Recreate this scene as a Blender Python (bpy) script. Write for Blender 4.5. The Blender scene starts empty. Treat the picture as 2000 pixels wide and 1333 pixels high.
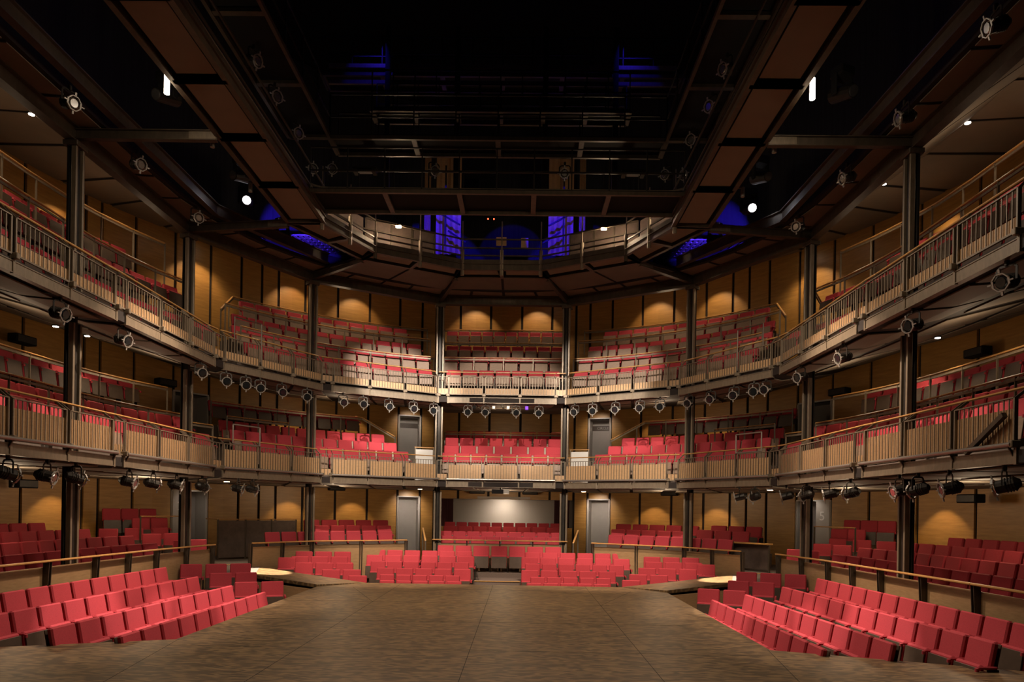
import bpy, math, random
from math import sin, cos, radians, degrees, pi, hypot, atan2
from mathutils import Vector, Matrix
random.seed(7)
sc = bpy.context.scene
C = sc.collection
# ------------------------------------------------------------------ camera, world, exposure
E = 2.03                       # eye height above the stage boards (z = 0)
cd = bpy.data.cameras.new('camera'); cam = bpy.data.objects.new('camera', cd); C.objects.link(cam)
cd.sensor_width = 36.0; cd.lens = 1334.2 / 2000 * 36; cd.shift_y = 328.6 / 2000
cd.clip_start = .05; cd.clip_end = 200
YAW, ROLL = .012, .016
cam.matrix_world = (Matrix.Translation((.69, 0, E)) @ Matrix.Rotation(YAW, 4, 'Z') @
                    Matrix.Rotation(pi / 2, 4, 'X') @ Matrix.Rotation(ROLL, 4, 'Z'))
sc.camera = cam
w = bpy.data.worlds.new('world'); sc.world = w; w.use_nodes = True
w.node_tree.nodes['Background'].inputs[0].default_value = (.012, .009, .008, 1)
w.node_tree.nodes['Background'].inputs[1].default_value = .05
vs = sc.view_settings; vs.view_transform = 'Standard'; vs.look = 'None'; vs.gamma = 1; vs.use_curve_mapping = False
vs.exposure = 0.12
sc.cycles.use_light_tree = True
sc.cycles.max_bounces = 5; sc.cycles.diffuse_bounces = 3; sc.cycles.glossy_bounces = 2
sc.cycles.sample_clamp_indirect = 4.0; sc.cycles.caustics_reflective = False; sc.cycles.caustics_refractive = False
WARM = (1, .74, .47); WARM2 = (1, .62, .3); NEUT = (1, .86, .7)

def light(kind, loc, power, col, aim=None, size=.1, angle=60, blend=.5):
    d = bpy.data.lights.new('light', kind); d.energy = power; d.color = col
    if kind == 'SPOT':
        d.spot_size = radians(angle); d.spot_blend = blend; d.shadow_soft_size = size
    elif kind == 'AREA': d.size = size
    else: d.shadow_soft_size = size
    o = bpy.data.objects.new('light', d); C.objects.link(o); o.location = loc
    if aim is not None:
        o.rotation_euler = (Vector(aim) - Vector(loc)).to_track_quat('-Z', 'Y').to_euler()
    return o
K = 1.0
# broad fill spots added over the stage as soft general house light
ZL = 9.1
for s in (-1, 1):
    light('SPOT', (s * 2.6, 13.0, ZL), 680 * K, NEUT, (s * 4.2, 14.5, 0), .3, 165, .6)
    light('SPOT', (s * 2.0, 9.0, ZL - .1), 300 * K, WARM, (s * 3.5, 14.0, 0), .3, 165, .6)
    # lanterns of the rig aimed at the stalls beside the stage
    light('SPOT', (s * 3.2, 13.3, ZL), 2300 * K, (1, .74, .56), (s * 5.8, 13.9, 0), .08, 38, .7)
    light('SPOT', (s * 3.2, 13.9, ZL), 5600 * K, (1, .80, .66), (s * 5.4, 13.9, .1), .03, 17, .5)
    light('SPOT', (s * 3.2, 13.0, ZL), 4600 * K, (1, .80, .66), (s * 6.3, 11.6, .1), .03, 15, .5)
    light('SPOT', (s * 3.4, 14.6, ZL), 1900 * K, (1, .74, .56), (s * 5.8, 10.8, 0), .08, 30, .7)
    light('SPOT', (s * 3.2, 16.2, ZL), 4200 * K, (1, .74, .56), (s * 2.9, 20.2, .3), .08, 44, .6)
    light('SPOT', (s * 3.0, 15.6, ZL), 3600 * K, (1, .76, .56), (s * 9.8, 14.0, 1.2), .08, 46, .8)
    # bright pools on the two entrance floors
    light('SPOT', (s * 3.0, 14.6, ZL), 42000 * K, NEUT, (s * 6.35, 18.75, .2), .04, 8.6, .3)
    # front of house lanterns that light the middle of the two circles
    light('SPOT', (s * 1.5, 12.5, ZL), 5200 * K, (1, .84, .68), (s * 3.4, 23.6, 2.6), .05, 34, .6)
    light('SPOT', (s * 2.5, 12.0, ZL - .2), 650 * K, (1, .82, .62), (s * 7.8, 19.5, 4.2), .05, 60, .9)  # added broad fill towards the sides of the circles
light('SPOT', (1.5, 12.5, ZL), 11000 * K, (1, .88, .76), (-3.4, 23.6, 6.3), .04, 20, .5)
light('SPOT', (-1.5, 12.5, ZL), 7000 * K, (1, .86, .72), (3.6, 23.6, 6.3), .04, 20, .5)
light('SPOT', (0, 12.5, ZL), 4800 * K, (1, .84, .68), (0, 24, 5.6), .04, 26, .5)
light('SPOT', (0, 12.0, ZL), 1100 * K, (1, .78, .5), (0, 17.3, 0), .2, 62, 1)
light('SPOT', (0, 8.5, ZL), 420 * K, (1, .74, .48), (0, 16.5, 0), .3, 60, 1)

# ------------------------------------------------------------------ materials
def mat(name, col, rough=.6, metal=0., kind=None, col2=None, scale=(1, 1, 1), noise=6., bump=0., emit=0., spec=None, gen=False):
    m = bpy.data.materials.new(name); m.use_nodes = True
    nt = m.node_tree; b = nt.nodes['Principled BSDF']
    b.inputs['Base Color'].default_value = (*col, 1); b.inputs['Roughness'].default_value = rough
    b.inputs['Metallic'].default_value = metal
    if spec is not None: b.inputs['Specular IOR Level'].default_value = spec
    if emit: b.inputs['Emission Color'].default_value = (*col, 1); b.inputs['Emission Strength'].default_value = emit
    if kind:
        tc = nt.nodes.new('ShaderNodeTexCoord'); mp = nt.nodes.new('ShaderNodeMapping')
        nt.links.new(tc.outputs['Object'], mp.inputs[0]); mp.inputs['Scale'].default_value = scale
        n = nt.nodes.new('ShaderNodeTexNoise'); n.inputs['Scale'].default_value = noise
        n.inputs['Detail'].default_value = 6; n.inputs['Roughness'].default_value = .65
        src = n.outputs[0]; nt.links.new(mp.outputs[0], n.inputs['Vector'])
        if kind == 'grain':            # rotary cut plywood: contour lines of a stretched noise field
            n.inputs['Detail'].default_value = 2
            mm = nt.nodes.new('ShaderNodeMath'); mm.operation = 'MULTIPLY'; mm.inputs[1].default_value = 12
            nt.links.new(n.outputs[0], mm.inputs[0])
            m2 = nt.nodes.new('ShaderNodeMath'); m2.operation = 'PINGPONG'; m2.inputs[1].default_value = 1
            nt.links.new(mm.outputs[0], m2.inputs[0])
            n2 = nt.nodes.new('ShaderNodeTexNoise'); n2.inputs['Scale'].default_value = noise * 3
            n2.inputs['Detail'].default_value = 5
            nt.links.new(tc.outputs['Object'], n2.inputs['Vector'])
            m3 = nt.nodes.new('ShaderNodeMath'); m3.operation = 'MULTIPLY'
            nt.links.new(m2.outputs[0], m3.inputs[0]); nt.links.new(n2.outputs[0], m3.inputs[1])
            m4 = nt.nodes.new('ShaderNodeMath'); m4.operation = 'MULTIPLY'; m4.inputs[1].default_value = 1.9
            nt.links.new(m3.outputs[0], m4.inputs[0]); src = m4.outputs[0]
        r = nt.nodes.new('ShaderNodeValToRGB')
        r.color_ramp.elements[0].position = .3; r.color_ramp.elements[1].position = .7
        r.color_ramp.elements[0].color = (*(col2 or [c * .6 for c in col]), 1); r.color_ramp.elements[1].color = (*col, 1)
        nt.links.new(src, r.inputs[0]); nt.links.new(r.outputs[0], b.inputs['Base Color'])
        if bump:
            bp = nt.nodes.new('ShaderNodeBump'); bp.inputs['Strength'].default_value = bump; bp.inputs['Distance'].default_value = .01
            nt.links.new(src, bp.inputs['Height']); nt.links.new(bp.outputs[0], b.inputs['Normal'])
    return m

def wallmat():
    m = mat('oak_wall_veneer', (.42, .22, .056), .42, kind='wood', col2=(.28, .14, .032), scale=(.5, .5, 5.), noise=3.2)
    return m
M = dict(
    wall=wallmat(),
    gap=mat('dark_joint', (.012, .006, .004), .8),
    oak=mat('oak_rail', (.5, .27, .09), .38, kind='wood', col2=(.36, .18, .055), scale=(1, 1, 1), noise=9),
    slat=mat('pale_oak_board', (.50, .31, .16), .5, kind='wood', col2=(.40, .24, .12), scale=(1, 1, 6), noise=7),
    panel=mat('mid_oak_panel', (.30, .185, .09), .5, kind='wood', col2=(.22, .13, .06), scale=(1, 1, 6), noise=5),
    steel=mat('waxed_steel', (.10, .075, .052), .45, .3, kind='n', col2=(.055, .042, .03), scale=(1, 1, .4), noise=7),
    grey=mat('grey_steel', (.22, .17, .12), .45, .25, kind='n', col2=(.145, .115, .08), scale=(2, 2, .6), noise=8),
    pipe=mat('galvanised_tube', (.34, .31, .28), .35, .7),
    darkst=mat('dark_steel', (.03, .024, .018), .5, .5, kind='n', col2=(.015, .012, .01), noise=5),
    black=mat('black_paint', (.010, .009, .009), .8, spec=.15),
    red=mat('red_velour', (.44, .036, .052), .85, kind='n', col2=(.34, .026, .039), noise=60, bump=.15),
    board=mat('brown_laminate', (.075, .048, .032), .5, kind='n', col2=(.055, .034, .022), noise=9),
    boardp=mat('pale_ply_board', (.30, .20, .14), .5, kind='wood', col2=(.22, .145, .10), scale=(1, 1, 5), noise=9),
    carpet=mat('grey_brown_carpet', (.15, .115, .095), .95, kind='n', col2=(.11, .083, .07), noise=40),
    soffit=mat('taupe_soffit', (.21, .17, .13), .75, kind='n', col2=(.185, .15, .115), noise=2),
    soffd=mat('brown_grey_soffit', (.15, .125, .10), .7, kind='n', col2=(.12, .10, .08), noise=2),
    stage=mat('stage_plywood', (.205, .128, .056), .5, kind='grain', col2=(.078, .048, .022), scale=(.9, 4.2, 1), noise=1.5, bump=.1),
    door=mat('grey_door_panel', (.40, .37, .34), .55, kind='n', col2=(.37, .34, .31), noise=3),
    plaster=mat('grey_plaster', (.42, .37, .32), .7),
    curtain=mat('maroon_curtain', (.06, .008, .01), .9, kind='n', col2=(.02, .003, .004), scale=(14, 14, .3), noise=2),
    drape=mat('black_drape', (.03, .03, .035), .9, kind='n', col2=(.012, .012, .015), scale=(8, 8, .2), noise=2),
    rust=mat('rusted_panel', (.13, .088, .07), .6, .1, kind='n', col2=(.07, .048, .04), noise=4),
    lens=mat('lens_glass', (.01, .012, .014), .08),
    chrome=mat('reflector', (.55, .53, .5), .18, .9),
    sgrey=mat('scuffed_grey', (.38, .36, .33), .4, .5),
    white=mat('painted_white', (.7, .68, .65), .6),
    step=mat('yellow_nosing', (.62, .33, .07), .5),
    glow=mat('lamp_glow', (1, .86, .7), emit=22),
    glow2=mat('lamp_glow_warm', (1, .66, .35), emit=26),
    glowc=mat('lamp_glow_cool', (.95, .93, 1), emit=16),
    blue=mat('blue_led', (.02, .01, 1), emit=5),
    redled=mat('red_led', (1, .08, .03), emit=5),
    purple=mat('purple_gel', (.25, .06, .8), emit=.5),
)
# ------------------------------------------------------------------ mesh building
class MB:
    def __init__(s): s.v = []; s.f = []; s.m = []
    def add(s, v, f, mi=0):
        n = len(s.v); s.v += [tuple(p) for p in v]; s.f += [tuple(i + n for i in q) for q in f]; s.m += [mi] * len(f); return s
    def box(s, c, d, R=None, b=0., mi=0):
        hx, hy, hz = d[0] / 2, d[1] / 2, d[2] / 2
        if b <= 0:
            v = [(x * hx, y * hy, z * hz) for x in (-1, 1) for y in (-1, 1) for z in (-1, 1)]
            f = [(0, 1, 3, 2), (4, 6, 7, 5), (0, 4, 5, 1), (2, 3, 7, 6), (0, 2, 6, 4), (1, 5, 7, 3)]
        else:
            b = min(b, hx * .9, hy * .9, hz * .9); v = []; ix = {}
            for sx in (-1, 1):
                for sy in (-1, 1):
                    for sz in (-1, 1):
                        for a in range(3):
                            p = [sx * (hx - b), sy * (hy - b), sz * (hz - b)]; p[a] = (sx * hx, sy * hy, sz * hz)[a]
                            ix[sx, sy, sz, a] = len(v); v.append(tuple(p))
            f = []
            for sgn in (-1, 1):
                f.append((ix[sgn, -1, -1, 0], ix[sgn, 1, -1, 0], ix[sgn, 1, 1, 0], ix[sgn, -1, 1, 0])[::sgn])
                f.append((ix[-1, sgn, -1, 1], ix[-1, sgn, 1, 1], ix[1, sgn, 1, 1], ix[1, sgn, -1, 1])[::sgn])
                f.append((ix[-1, -1, sgn, 2], ix[1, -1, sgn, 2], ix[1, 1, sgn, 2], ix[-1, 1, sgn, 2])[::sgn])
            for p in (-1, 1):
                for q in (-1, 1):
                    f.append((ix[p, q, -1, 0], ix[p, q, -1, 1], ix[p, q, 1, 1], ix[p, q, 1, 0])[::-p * q])
                    f.append((ix[p, -1, q, 0], ix[p, 1, q, 0], ix[p, 1, q, 2], ix[p, -1, q, 2])[::-p * q])
                    f.append((ix[-1, p, q, 1], ix[1, p, q, 1], ix[1, p, q, 2], ix[-1, p, q, 2])[::p * q])
                    for r in (-1, 1): f.append((ix[p, q, r, 0], ix[p, q, r, 1], ix[p, q, r, 2])[::p * q * r])
        R = R or Matrix.Identity(3); c = Vector(c)
        return s.add([R @ Vector(p) + c for p in v], f, mi)
    def bar(s, a, b, wd, h=None, up=(0, 0, 1), bev=0., mi=0):
        a, b = Vector(a), Vector(b); d = b - a; L = d.length
        if L < 1e-6: return s
        x = d / L; u = Vector(up)
        if abs(x.dot(u)) > .98: u = Vector((0, 1, 0)) if abs(x.y) < .9 else Vector((1, 0, 0))
        y = u.cross(x).normalized(); z = x.cross(y)
        R = Matrix((x, y, z)).transposed()
        return s.box((a + b) / 2, (L, wd, h or wd), R, bev, mi)
    def tube(s, a, b, r, n=8, r2=None, mi=0, caps=True):
        a, b = Vector(a), Vector(b); d = (b - a).normalized(); r2 = r if r2 is None else r2
        u = Vector((0, 0, 1)) if abs(d.z) < .9 else Vector((1, 0, 0))
        x = d.cross(u).normalized(); y = d.cross(x)
        v = [a + (x * cos(2 * pi * i / n) + y * sin(2 * pi * i / n)) * r for i in range(n)] + \
            [b + (x * cos(2 * pi * i / n) + y * sin(2 * pi * i / n)) * r2 for i in range(n)]
        f = [(i, i + n, (i + 1) % n + n, (i + 1) % n) for i in range(n)]
        if caps: f += [tuple(range(n)), tuple(range(2 * n - 1, n - 1, -1))]
        return s.add(v, f, mi)
    def path(s, pts, r, n=8, mi=0):
        for a, b in zip(pts, pts[1:]): s.tube(a, b, r, n, mi=mi)
        return s
    def prism(s, poly, z0, z1, mi=0):
        n = len(poly)
        ar = sum(poly[i][0] * poly[(i + 1) % n][1] - poly[(i + 1) % n][0] * poly[i][1] for i in range(n))
        if ar < 0: poly = poly[::-1]
        g = lambda z, p: z(p) if callable(z) else z
        v = [(p[0], p[1], g(z0, p)) for p in poly] + [(p[0], p[1], g(z1, p)) for p in poly]
        f = [tuple(range(n - 1, -1, -1)), tuple(range(n, 2 * n))] + [(i, (i + 1) % n, (i + 1) % n + n, i + n) for i in range(n)]
        return s.add(v, f, mi)
    def mesh(s, name, mats):
        me = bpy.data.meshes.new(name); me.from_pydata(s.v, [], s.f)
        for m in (mats if isinstance(mats, (list, tuple)) else [mats]): me.materials.append(m)
        if any(s.m): me.polygons.foreach_set('material_index', s.m)
        me.update(); return me
    def build(s, name, mats, parent=None):
        o = bpy.data.objects.new(name, s.mesh(name, mats)); C.objects.link(o)
        if parent: o.parent = parent; o.matrix_parent_inverse = parent.matrix_world.inverted() if False else Matrix.Identity(4)
        return o

def tag(o, label, cat, group=None):
    o['label'] = label; o['category'] = cat
    if group: o['group'] = group
    return o
def thing(name, label, cat, loc=(0, 0, 0), rz=0., group=None):
    o = bpy.data.objects.new(name, None); C.objects.link(o); o.location = loc; o.rotation_euler = (0, 0, rz)
    o.empty_display_size = .2
    return tag(o, label, cat, group)
def rel(bm, loc, rz=0.):      # world mesh data -> local of a thing at loc/rz
    R = Matrix.Rotation(-rz, 3, 'Z'); L = Vector(loc)
    bm.v = [tuple(R @ (Vector(p) - L)) for p in bm.v]; return bm
def struct(name, bm, mats):
    o = bm.build(name, mats); o['kind'] = 'structure'; return o
def dup(root, loc, rz, label, group=None, scale=None):
    r = root.copy(); C.objects.link(r); r.location = loc; r.rotation_euler = (0, 0, rz); r['label'] = label
    if group: r['group'] = group
    if scale: r.scale = scale
    for ch in root.children:
        c = ch.copy(); C.objects.link(c); c.parent = r
        for g in ch.children:
            d = g.copy(); C.objects.link(d); d.parent = c
    return r
def text(name, body, size, m, loc, rot, parent, depth=.004):
    cu = bpy.data.curves.new(name, 'FONT'); cu.body = body; cu.size = size; cu.extrude = depth
    cu.align_x = 'CENTER'; cu.align_y = 'CENTER'
    t = bpy.data.objects.new(name, cu); C.objects.link(t)
    dg = bpy.context.evaluated_depsgraph_get()
    me = bpy.data.meshes.new_from_object(t.evaluated_get(dg)); bpy.data.objects.remove(t)
    me.materials.clear(); me.materials.append(m)
    o = bpy.data.objects.new(name, me); C.objects.link(o); o.location = loc; o.rotation_euler = rot; o.parent = parent
    return o
ORD = ['', 'first', 'second', 'third', 'fourth', 'fifth', 'sixth', 'seventh', 'eighth', 'ninth', 'tenth', 'eleventh', 'twelfth',
       'thirteenth', 'fourteenth', 'fifteenth', 'sixteenth', 'seventeenth', 'eighteenth', 'nineteenth', 'twentieth',
       'twenty-first', 'twenty-second', 'twenty-third', 'twenty-fourth', 'twenty-fifth', 'twenty-sixth', 'twenty-seventh', 'twenty-eighth']
SIDE = {-1: 'left', 1: 'right', 0: 'centre'}
# ------------------------------------------------------------------ plan of the house
YC, RC = 15.65, 8.53
DEG = RC * pi / 180
def P(off, th, s):            # point at distance `off` outside the column ring, bearing th (below 0 the side runs straight)
    R = RC + off
    if th >= 0: return (s * R * cos(radians(th)), YC + R * sin(radians(th)))
    return (s * R, YC + th * DEG)
def NRM(th, s):
    t = radians(max(th, 0)); return (s * cos(t), sin(t))
def face(th, s):
    n = NRM(th, s); return atan2(n[1], n[0]) - pi / 2
def arc(off, a, b, s, st=4.):
    n = max(1, int(abs(b - a) / st + .5)); return [P(off, a + (b - a) * i / n, s) for i in range(n + 1)]
COL = [(2.22, 23.9), (6.02, 21.65), (8.21, 18.0), (8.25, 13.45), (8.28, 9.1)]
FB = [((-1.86, 23.52), (1.86, 23.52)), ((2.19, 23.49), (5.31, 21.54)), ((5.58, 21.37), (7.35, 18.30)),
      ((7.41, 17.88), (7.39, 13.79)), ((7.41, 13.49), (7.45, 9.40))]
FRONT = [(1.86, 23.52), (2.19, 23.49), (5.31, 21.54), (5.58, 21.37), (7.35, 18.30), (7.41, 17.88), (7.39, 13.79), (7.41, 13.49), (7.45, 9.4), (7.45, 6)]
def mir(p, s): return (s * p[0], p[1])
BAYN = ['back centre bay', 'bay beside the centre', 'curved corner bay', 'long straight side bay', 'nearest side bay']
def bayname(i, s): return 'back centre bay' if i == 0 else f'{SIDE[s]} {BAYN[i]}'
WALLR = 12.75 - RC
# ------------------------------------------------------------------ floors
struct('floor', MB().box((0, 14, -1.05), (34, 46, .2)), M['carpet'])
st = MB()
arm = lambda s: [(s * 3.4, 18.2), (s * 5.2, 19.0), (s * 6.85, 19.75), (s * 6.2, 17.75), (s * 4.4, 17.2)]
outl = [(-3.4, 18.2), (3.4, 18.2)] + [(4.4, 17.2), (4.43, 10.17), (7.6, 9.0), (12.5, 7.4), (12.5, -3), (-12.5, -3), (-12.5, 7.4), (-7.6, 9.0), (-4.43, 10.17), (-4.4, 17.2)]
st.prism(outl, -.09, 0)
so = st.build('stage', M['stage'])
tag(so, 'dark stained plywood thrust stage with swirling grain in the foreground', 'stage')
jn = MB()
for x in (-2.44, 0, 2.44):
    jn.box((x, 9.6, .0005), (.008, 17.1, .001))
for y in (4.9, 7.3, 9.75, 12.2, 14.6, 17.1):
    jn.box((0, y, .0005), (8.7, .008, .001))
for s in (-1, 1): jn.bar((s * 4.4, 10.2, .0005), (s * 3.4, 4, .0005), .008, .001); jn.bar((s * 3.5, 17.2, .0005), (s * 2.44, 14.6, .0005), .008, .001)
jn.build('board_joint', M['gap'], so)['kind'] = 'stuff'
sk = MB()
for s in (-1, 1):
    for a, b in (((s * 4.38, 17.2), (s * 4.41, 10.2)), ((s * 4.41, 10.15), (s * 7.5, 8.97)), ((s * 7.5, 8.97), (s * 12.4, 7.37))):
        sk.bar((*a, -.52), (*b, -.52), .04, .86)
sk.bar((-3.4, 18.17, -.52), (3.4, 18.17, -.52), .04, .86)
sk.build('stage_skirt', M['slat'], so)
for s in (-1, 1):
    a = arm(s); rz_ = lambda p: .23 * max(0, min(1, (abs(p[0]) - 3.9) / 2.6))
    bm = MB().prism(a, lambda p: rz_(p) - .08, lambda p: rz_(p) + .002)
    o = bm.build('entrance_ramp', M['stage']); tag(o, f'{SIDE[s]} plywood entrance ramp running off the far corner of the stage', 'ramp')
    k = MB(); k.bar((*a[4], -.5), (*a[3], -.38), .04, .82); k.bar((*a[0], -.5), (*a[2], -.38), .04, .82)
    k.build('side_panel', M['slat'], o)
    # entrance floor from the ramp out to the door
    e = MB().prism([(s * 6.2, 17.75), (s * 6.85, 19.75), (s * 7.3, 22.0), (s * 7.2, 24.4), (s * 8.9, 24.9), (s * 11.4, 22.9), (s * 10.3, 20.2), (s * 7.75, 18.5), (s * 7.2, 17.95)], -.95, .23)
    struct('floor', e, M['carpet'])
    n = MB().bar((s * 7.1, 20.9, .236), (s * 8.9, 19.6, .236), .05, .012, bev=.003)
    tag(n.build('stair_nosing', M['step']), f'yellow stair nosing across the {SIDE[s]} entrance floor', 'nosing')
# ------------------------------------------------------------------ chairs
def chair_parts(tall=False):
    lean = Matrix.Rotation(radians(-11), 3, 'X')
    back = MB().box((0, .035, .69), (.478, .085, .38), lean, .022)
    shell = MB().box((0, .10, .60), (.455, .016, .50), lean, .005)
    up = Matrix.Rotation(radians(-8), 3, 'X'); dz = .125 if tall else 0
    seat = MB().box((0, -.14, .375 + dz), (.465, .085, .40), up, .025)
    board = MB().box((0, -.197, .345 + dz), (.455, .016, .39), up, .004)
    arm_ = MB().box((.268, -.07, .55 + dz * .6), (.034, .27, .04), None, .015).tube((.268, -.215, .545 + dz * .6), (.268, -.215, .50 + dz * .6), .024, 8)
    leg = MB().box((.268, .0, .27), (.024, .16, .51), None, .006).box((.268, .0, .012), (.05, .26, .024), None, .005)
    return back, shell, seat, board, arm_, leg
CPS = {'dark': chair_parts(), 'pale': chair_parts(True)}
CH_NAMES = ['backrest', 'backrest_shell', 'seat', 'seat_board', 'armrest', 'leg']
def chair_meshes(bmat, cp):
    ms = [M['red'], bmat, M['red'], bmat, M['red'], M['darkst']]
    return [cp[i].mesh('chair_' + CH_NAMES[i], ms[i]) for i in range(6)]
CHM = {'dark': chair_meshes(M['board'], CPS['dark']), 'pale': chair_meshes(M['boardp'], CPS['pale'])}
CPS['palelow'] = CPS['dark']; CPS['talldark'] = CPS['pale']
CHM['palelow'] = chair_meshes(M['boardp'], CPS['dark']); CHM['talldark'] = chair_meshes(M['board'], CPS['pale'])  # talldark: shade of the circles' side rows put into the board colour
CHAIRS = []                    # (loc, rz, scale, style, blockname, rowname, k, endname)
def row_name(i, n): return 'front row' if i == 0 else ('back row' if i == n - 1 and n > 2 else ORD[i + 1] + ' row')
def add_chair(x, y, ztop, rz, style, block, row, k, end, sx=1., hide=0):
    CHAIRS.append(((x, y, E + ztop - .88), rz, sx, style, block, row, k, end, hide))
def arc_row(off, ztop, a, b, s, style, block, row, end, pitch=.54, hide=0, floor=True, lift=0., depth=.45):
    """chairs along bearing a..b (b nearest the back centre)"""
    R = RC + off
    def mfrom(th): return th * R * pi / 180 if th >= 0 else th * DEG
    def inv(m): return m / (R * pi / 180) if m >= 0 else m / DEG
    L = mfrom(b) - mfrom(a); n = max(1, int(L / pitch)); q = L / n
    for k in range(n):
        th = inv(mfrom(b) - q * (k + .5))
        p = P(off, th, s); add_chair(p[0], p[1], ztop, face(th, s), style, block, row, k + 1, end, q / .54, hide)
def slab(off0, off1, a, b, s, z0, z1, m=None, name='floor'):
    poly = arc(off0, a, b, s) + arc(off1, a, b, s)[::-1]
    n = len(arc(off0, a, b, s)); bm = MB()
    i0, i1 = arc(off0, a, b, s), arc(off1, a, b, s)
    for j in range(n - 1): bm.prism([i0[j], i0[j + 1], i1[j + 1], i1[j]], z0, z1)
    return struct(name, bm, m or M['carpet'])
# --- lower stalls, centre blocks
ROWS = [(18.85, -2.03), (19.6, -1.94), (20.35, -1.816), (21.1, -1.677), (21.85, -1.54), (22.55, -1.42)]
for i, (y, zt) in enumerate(ROWS):
    fl = MB().box((0, y + .0, (E + zt - .88 - .95) / 2), (15.2, .78, E + zt - .88 + .95)); struct('floor', fl, M['carpet'])
    x0 = [3.2, 3.35, 3.6, 3.95, 4.25, 4.3][i]
    for s in (-1, 1):
        ax = .72 + .12 * (i % 2 == 1) + (.15 if i < 2 else 0)
        n = [5, 5, 5, 6, 6, 6][i]; q = (x0 - ax) / n
        for k in range(n):
            add_chair(s * (ax + q * (k + .5)), y, zt, 0, 'dark', f'{SIDE[s]} centre stalls', row_name(i, 6), k + 1, 'from the aisle', q / .54)
y = 23.2
struct('floor', MB().box((0, y, (E - 1.27 - .88 - .95) / 2), (4.6, .7, E - 1.27 - .88 + .95)), M['carpet'])
for k in range(7):
    add_chair(-1.83 + .61 * k, y, -1.27, 0, 'dark', 'short row closing the centre aisle', '', k + 1, 'from the left', .61 / .54)
for i in range(4):
    b = MB().box((0, 19.4 + i * .85, -.8 + .13 * i), (1.5, .85, .3))
    struct('floor', b, M['carpet'])
    tag(MB().bar((-.72, 18.98 + i * .85, -.648 + .13 * i), (.72, 18.98 + i * .85, -.648 + .13 * i), .05, .014, bev=.004).build('stair_nosing', M['step']),
        f'oak nosing on the {ORD[i + 1]} step of the centre aisle', 'nosing')
# --- lower stalls, small side clusters beyond the ramps
for s in (-1, 1):
    for i, (y, zt, xa, n) in enumerate([(18.85, -1.91, 3.5, 1), (19.2, -1.78, 3.75, 2), (19.75, -1.64, 4.1, 3), (20.3, -1.50, 4.4, 3), (20.85, -1.39, 4.45, 3)]):
        for k in range(n):
            add_chair(s * (xa + .28 + .57 * k), y - .07 * k, zt, -s * radians(8), 'dark', f'{SIDE[s]} stalls beyond the ramp', row_name(i, 9), k + 1, 'from the centre', 1.05)
    add_chair(s * 6.15, 20.0, -1.53, -s * radians(8), 'dark', f'{SIDE[s]} stalls beyond the ramp, set apart beside the rail', '', 1, '', 1.05)
    # beside the stage: four straight rows
    for i, (xa, xb, ya, yb, zt, n) in enumerate([(5.0, 4.9, 9.75, 15.15, -1.92, 10), (5.85, 5.6, 9.5, 15.05, -1.78, 10),
                                                (6.9, 6.6, 9.0, 15.55, -1.65, 12), (7.75, 7.62, 8.2, 16.1, -1.5, 14)]):
        dx, dy = (xb - xa), (yb - ya); L = hypot(dx, dy); rz = atan2(dy, s * dx) - pi / 2
        w_ = .42
        pl = [(s * (xa - w_), ya - .5), (s * (xa + w_), ya - .5), (s * (xb + w_), yb + .3), (s * (xb - w_), yb + .3)]
        struct('floor', MB().prism(pl, -.95, E + zt - .88), M['carpet'])
        for k in range(n):
            f = 1 - (k + .5) / n; x = s * (xa + dx * f); yy = ya + dy * f
            add_chair(x, yy, zt, rz - s * pi / 2, 'dark', f'{SIDE[s]} stalls beside the stage', row_name(i, 4), k + 1, 'from the far end', L / n / .54)
    # corner group turned towards the stage
    for i, (cx, cy, zt, n, ang) in enumerate([(5.4, 15.95, -1.8, 2, 22), (6.35, 16.75, -1.68, 2, 22), (7.05, 17.35, -1.52, 3, 22)]):
        a = radians(ang)
        struct('floor', MB().box((s * cx, cy, (E + zt - .88 - .95) / 2), (n * .6 + .3, .8, E + zt - .88 + .95), Matrix.Rotation(s * -a, 3, 'Z')), M['carpet'])
        for k in range(n):
            d = (k - (n - 1) / 2) * .58
            add_chair(s * (cx + d * cos(a)), cy - d * sin(a), zt, -s * a, 'dark', f'{SIDE[s]} stalls corner group', row_name(i, 9), k + 1, 'from the stage', 1.05)
# --- rear stalls (raised terrace behind the rail)
def centre_rows(level, rows, style, floorz, hide):
    for i, (y, zt, n, hw) in enumerate(rows):
        zf = E + zt - .88
        struct('floor', MB().box((0, y + .05, (zf + floorz) / 2), (2 * hw + .1, .9, zf - floorz)), M['carpet'])
        for k in range(n):
            add_chair(-hw + 2 * hw / n * (k + .5), y, zt, 0, style, f'centre {level}', row_name(i, len(rows)), k + 1, 'from the left', 2 * hw / n / .54, hide)
def zwall2(th): return 4.9 if th < 20 else (4.1 if th > 50 else 4.9 - (th - 20) / 30 * .8)
def side_rows(level, s, rows, style, floorz, end, block, hide):
    for i, (off, zt, a, b) in enumerate(rows):
        zb_ = floorz
        if level == 'second circle':
            r = (off + 1.55) / 5.3; zb_ = max(floorz, E + 3.66 + (max(zwall2(a), zwall2(b)) - 3.66) * (r - .12) / .88 + .12)
        slab(off - .42, off + .5, a - .5, b + .5, s, zb_, E + zt - .88)
        arc_row(off, zt, a, b, s, style if isinstance(style, str) else style[i], f'{SIDE[s]} {block} {level}', row_name(i, len(rows)), end, hide=hide)
B0 = -.95
centre_rows('rear stalls', [(24.6, -1.0, 8, 2.2), (25.5, -.86, 9, 2.35), (26.4, -.69, 8, 2.3), (27.3, -.55, 10, 2.35)], 'dark', B0, 0)
L1, L2 = E + .92, E + 3.86
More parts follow.
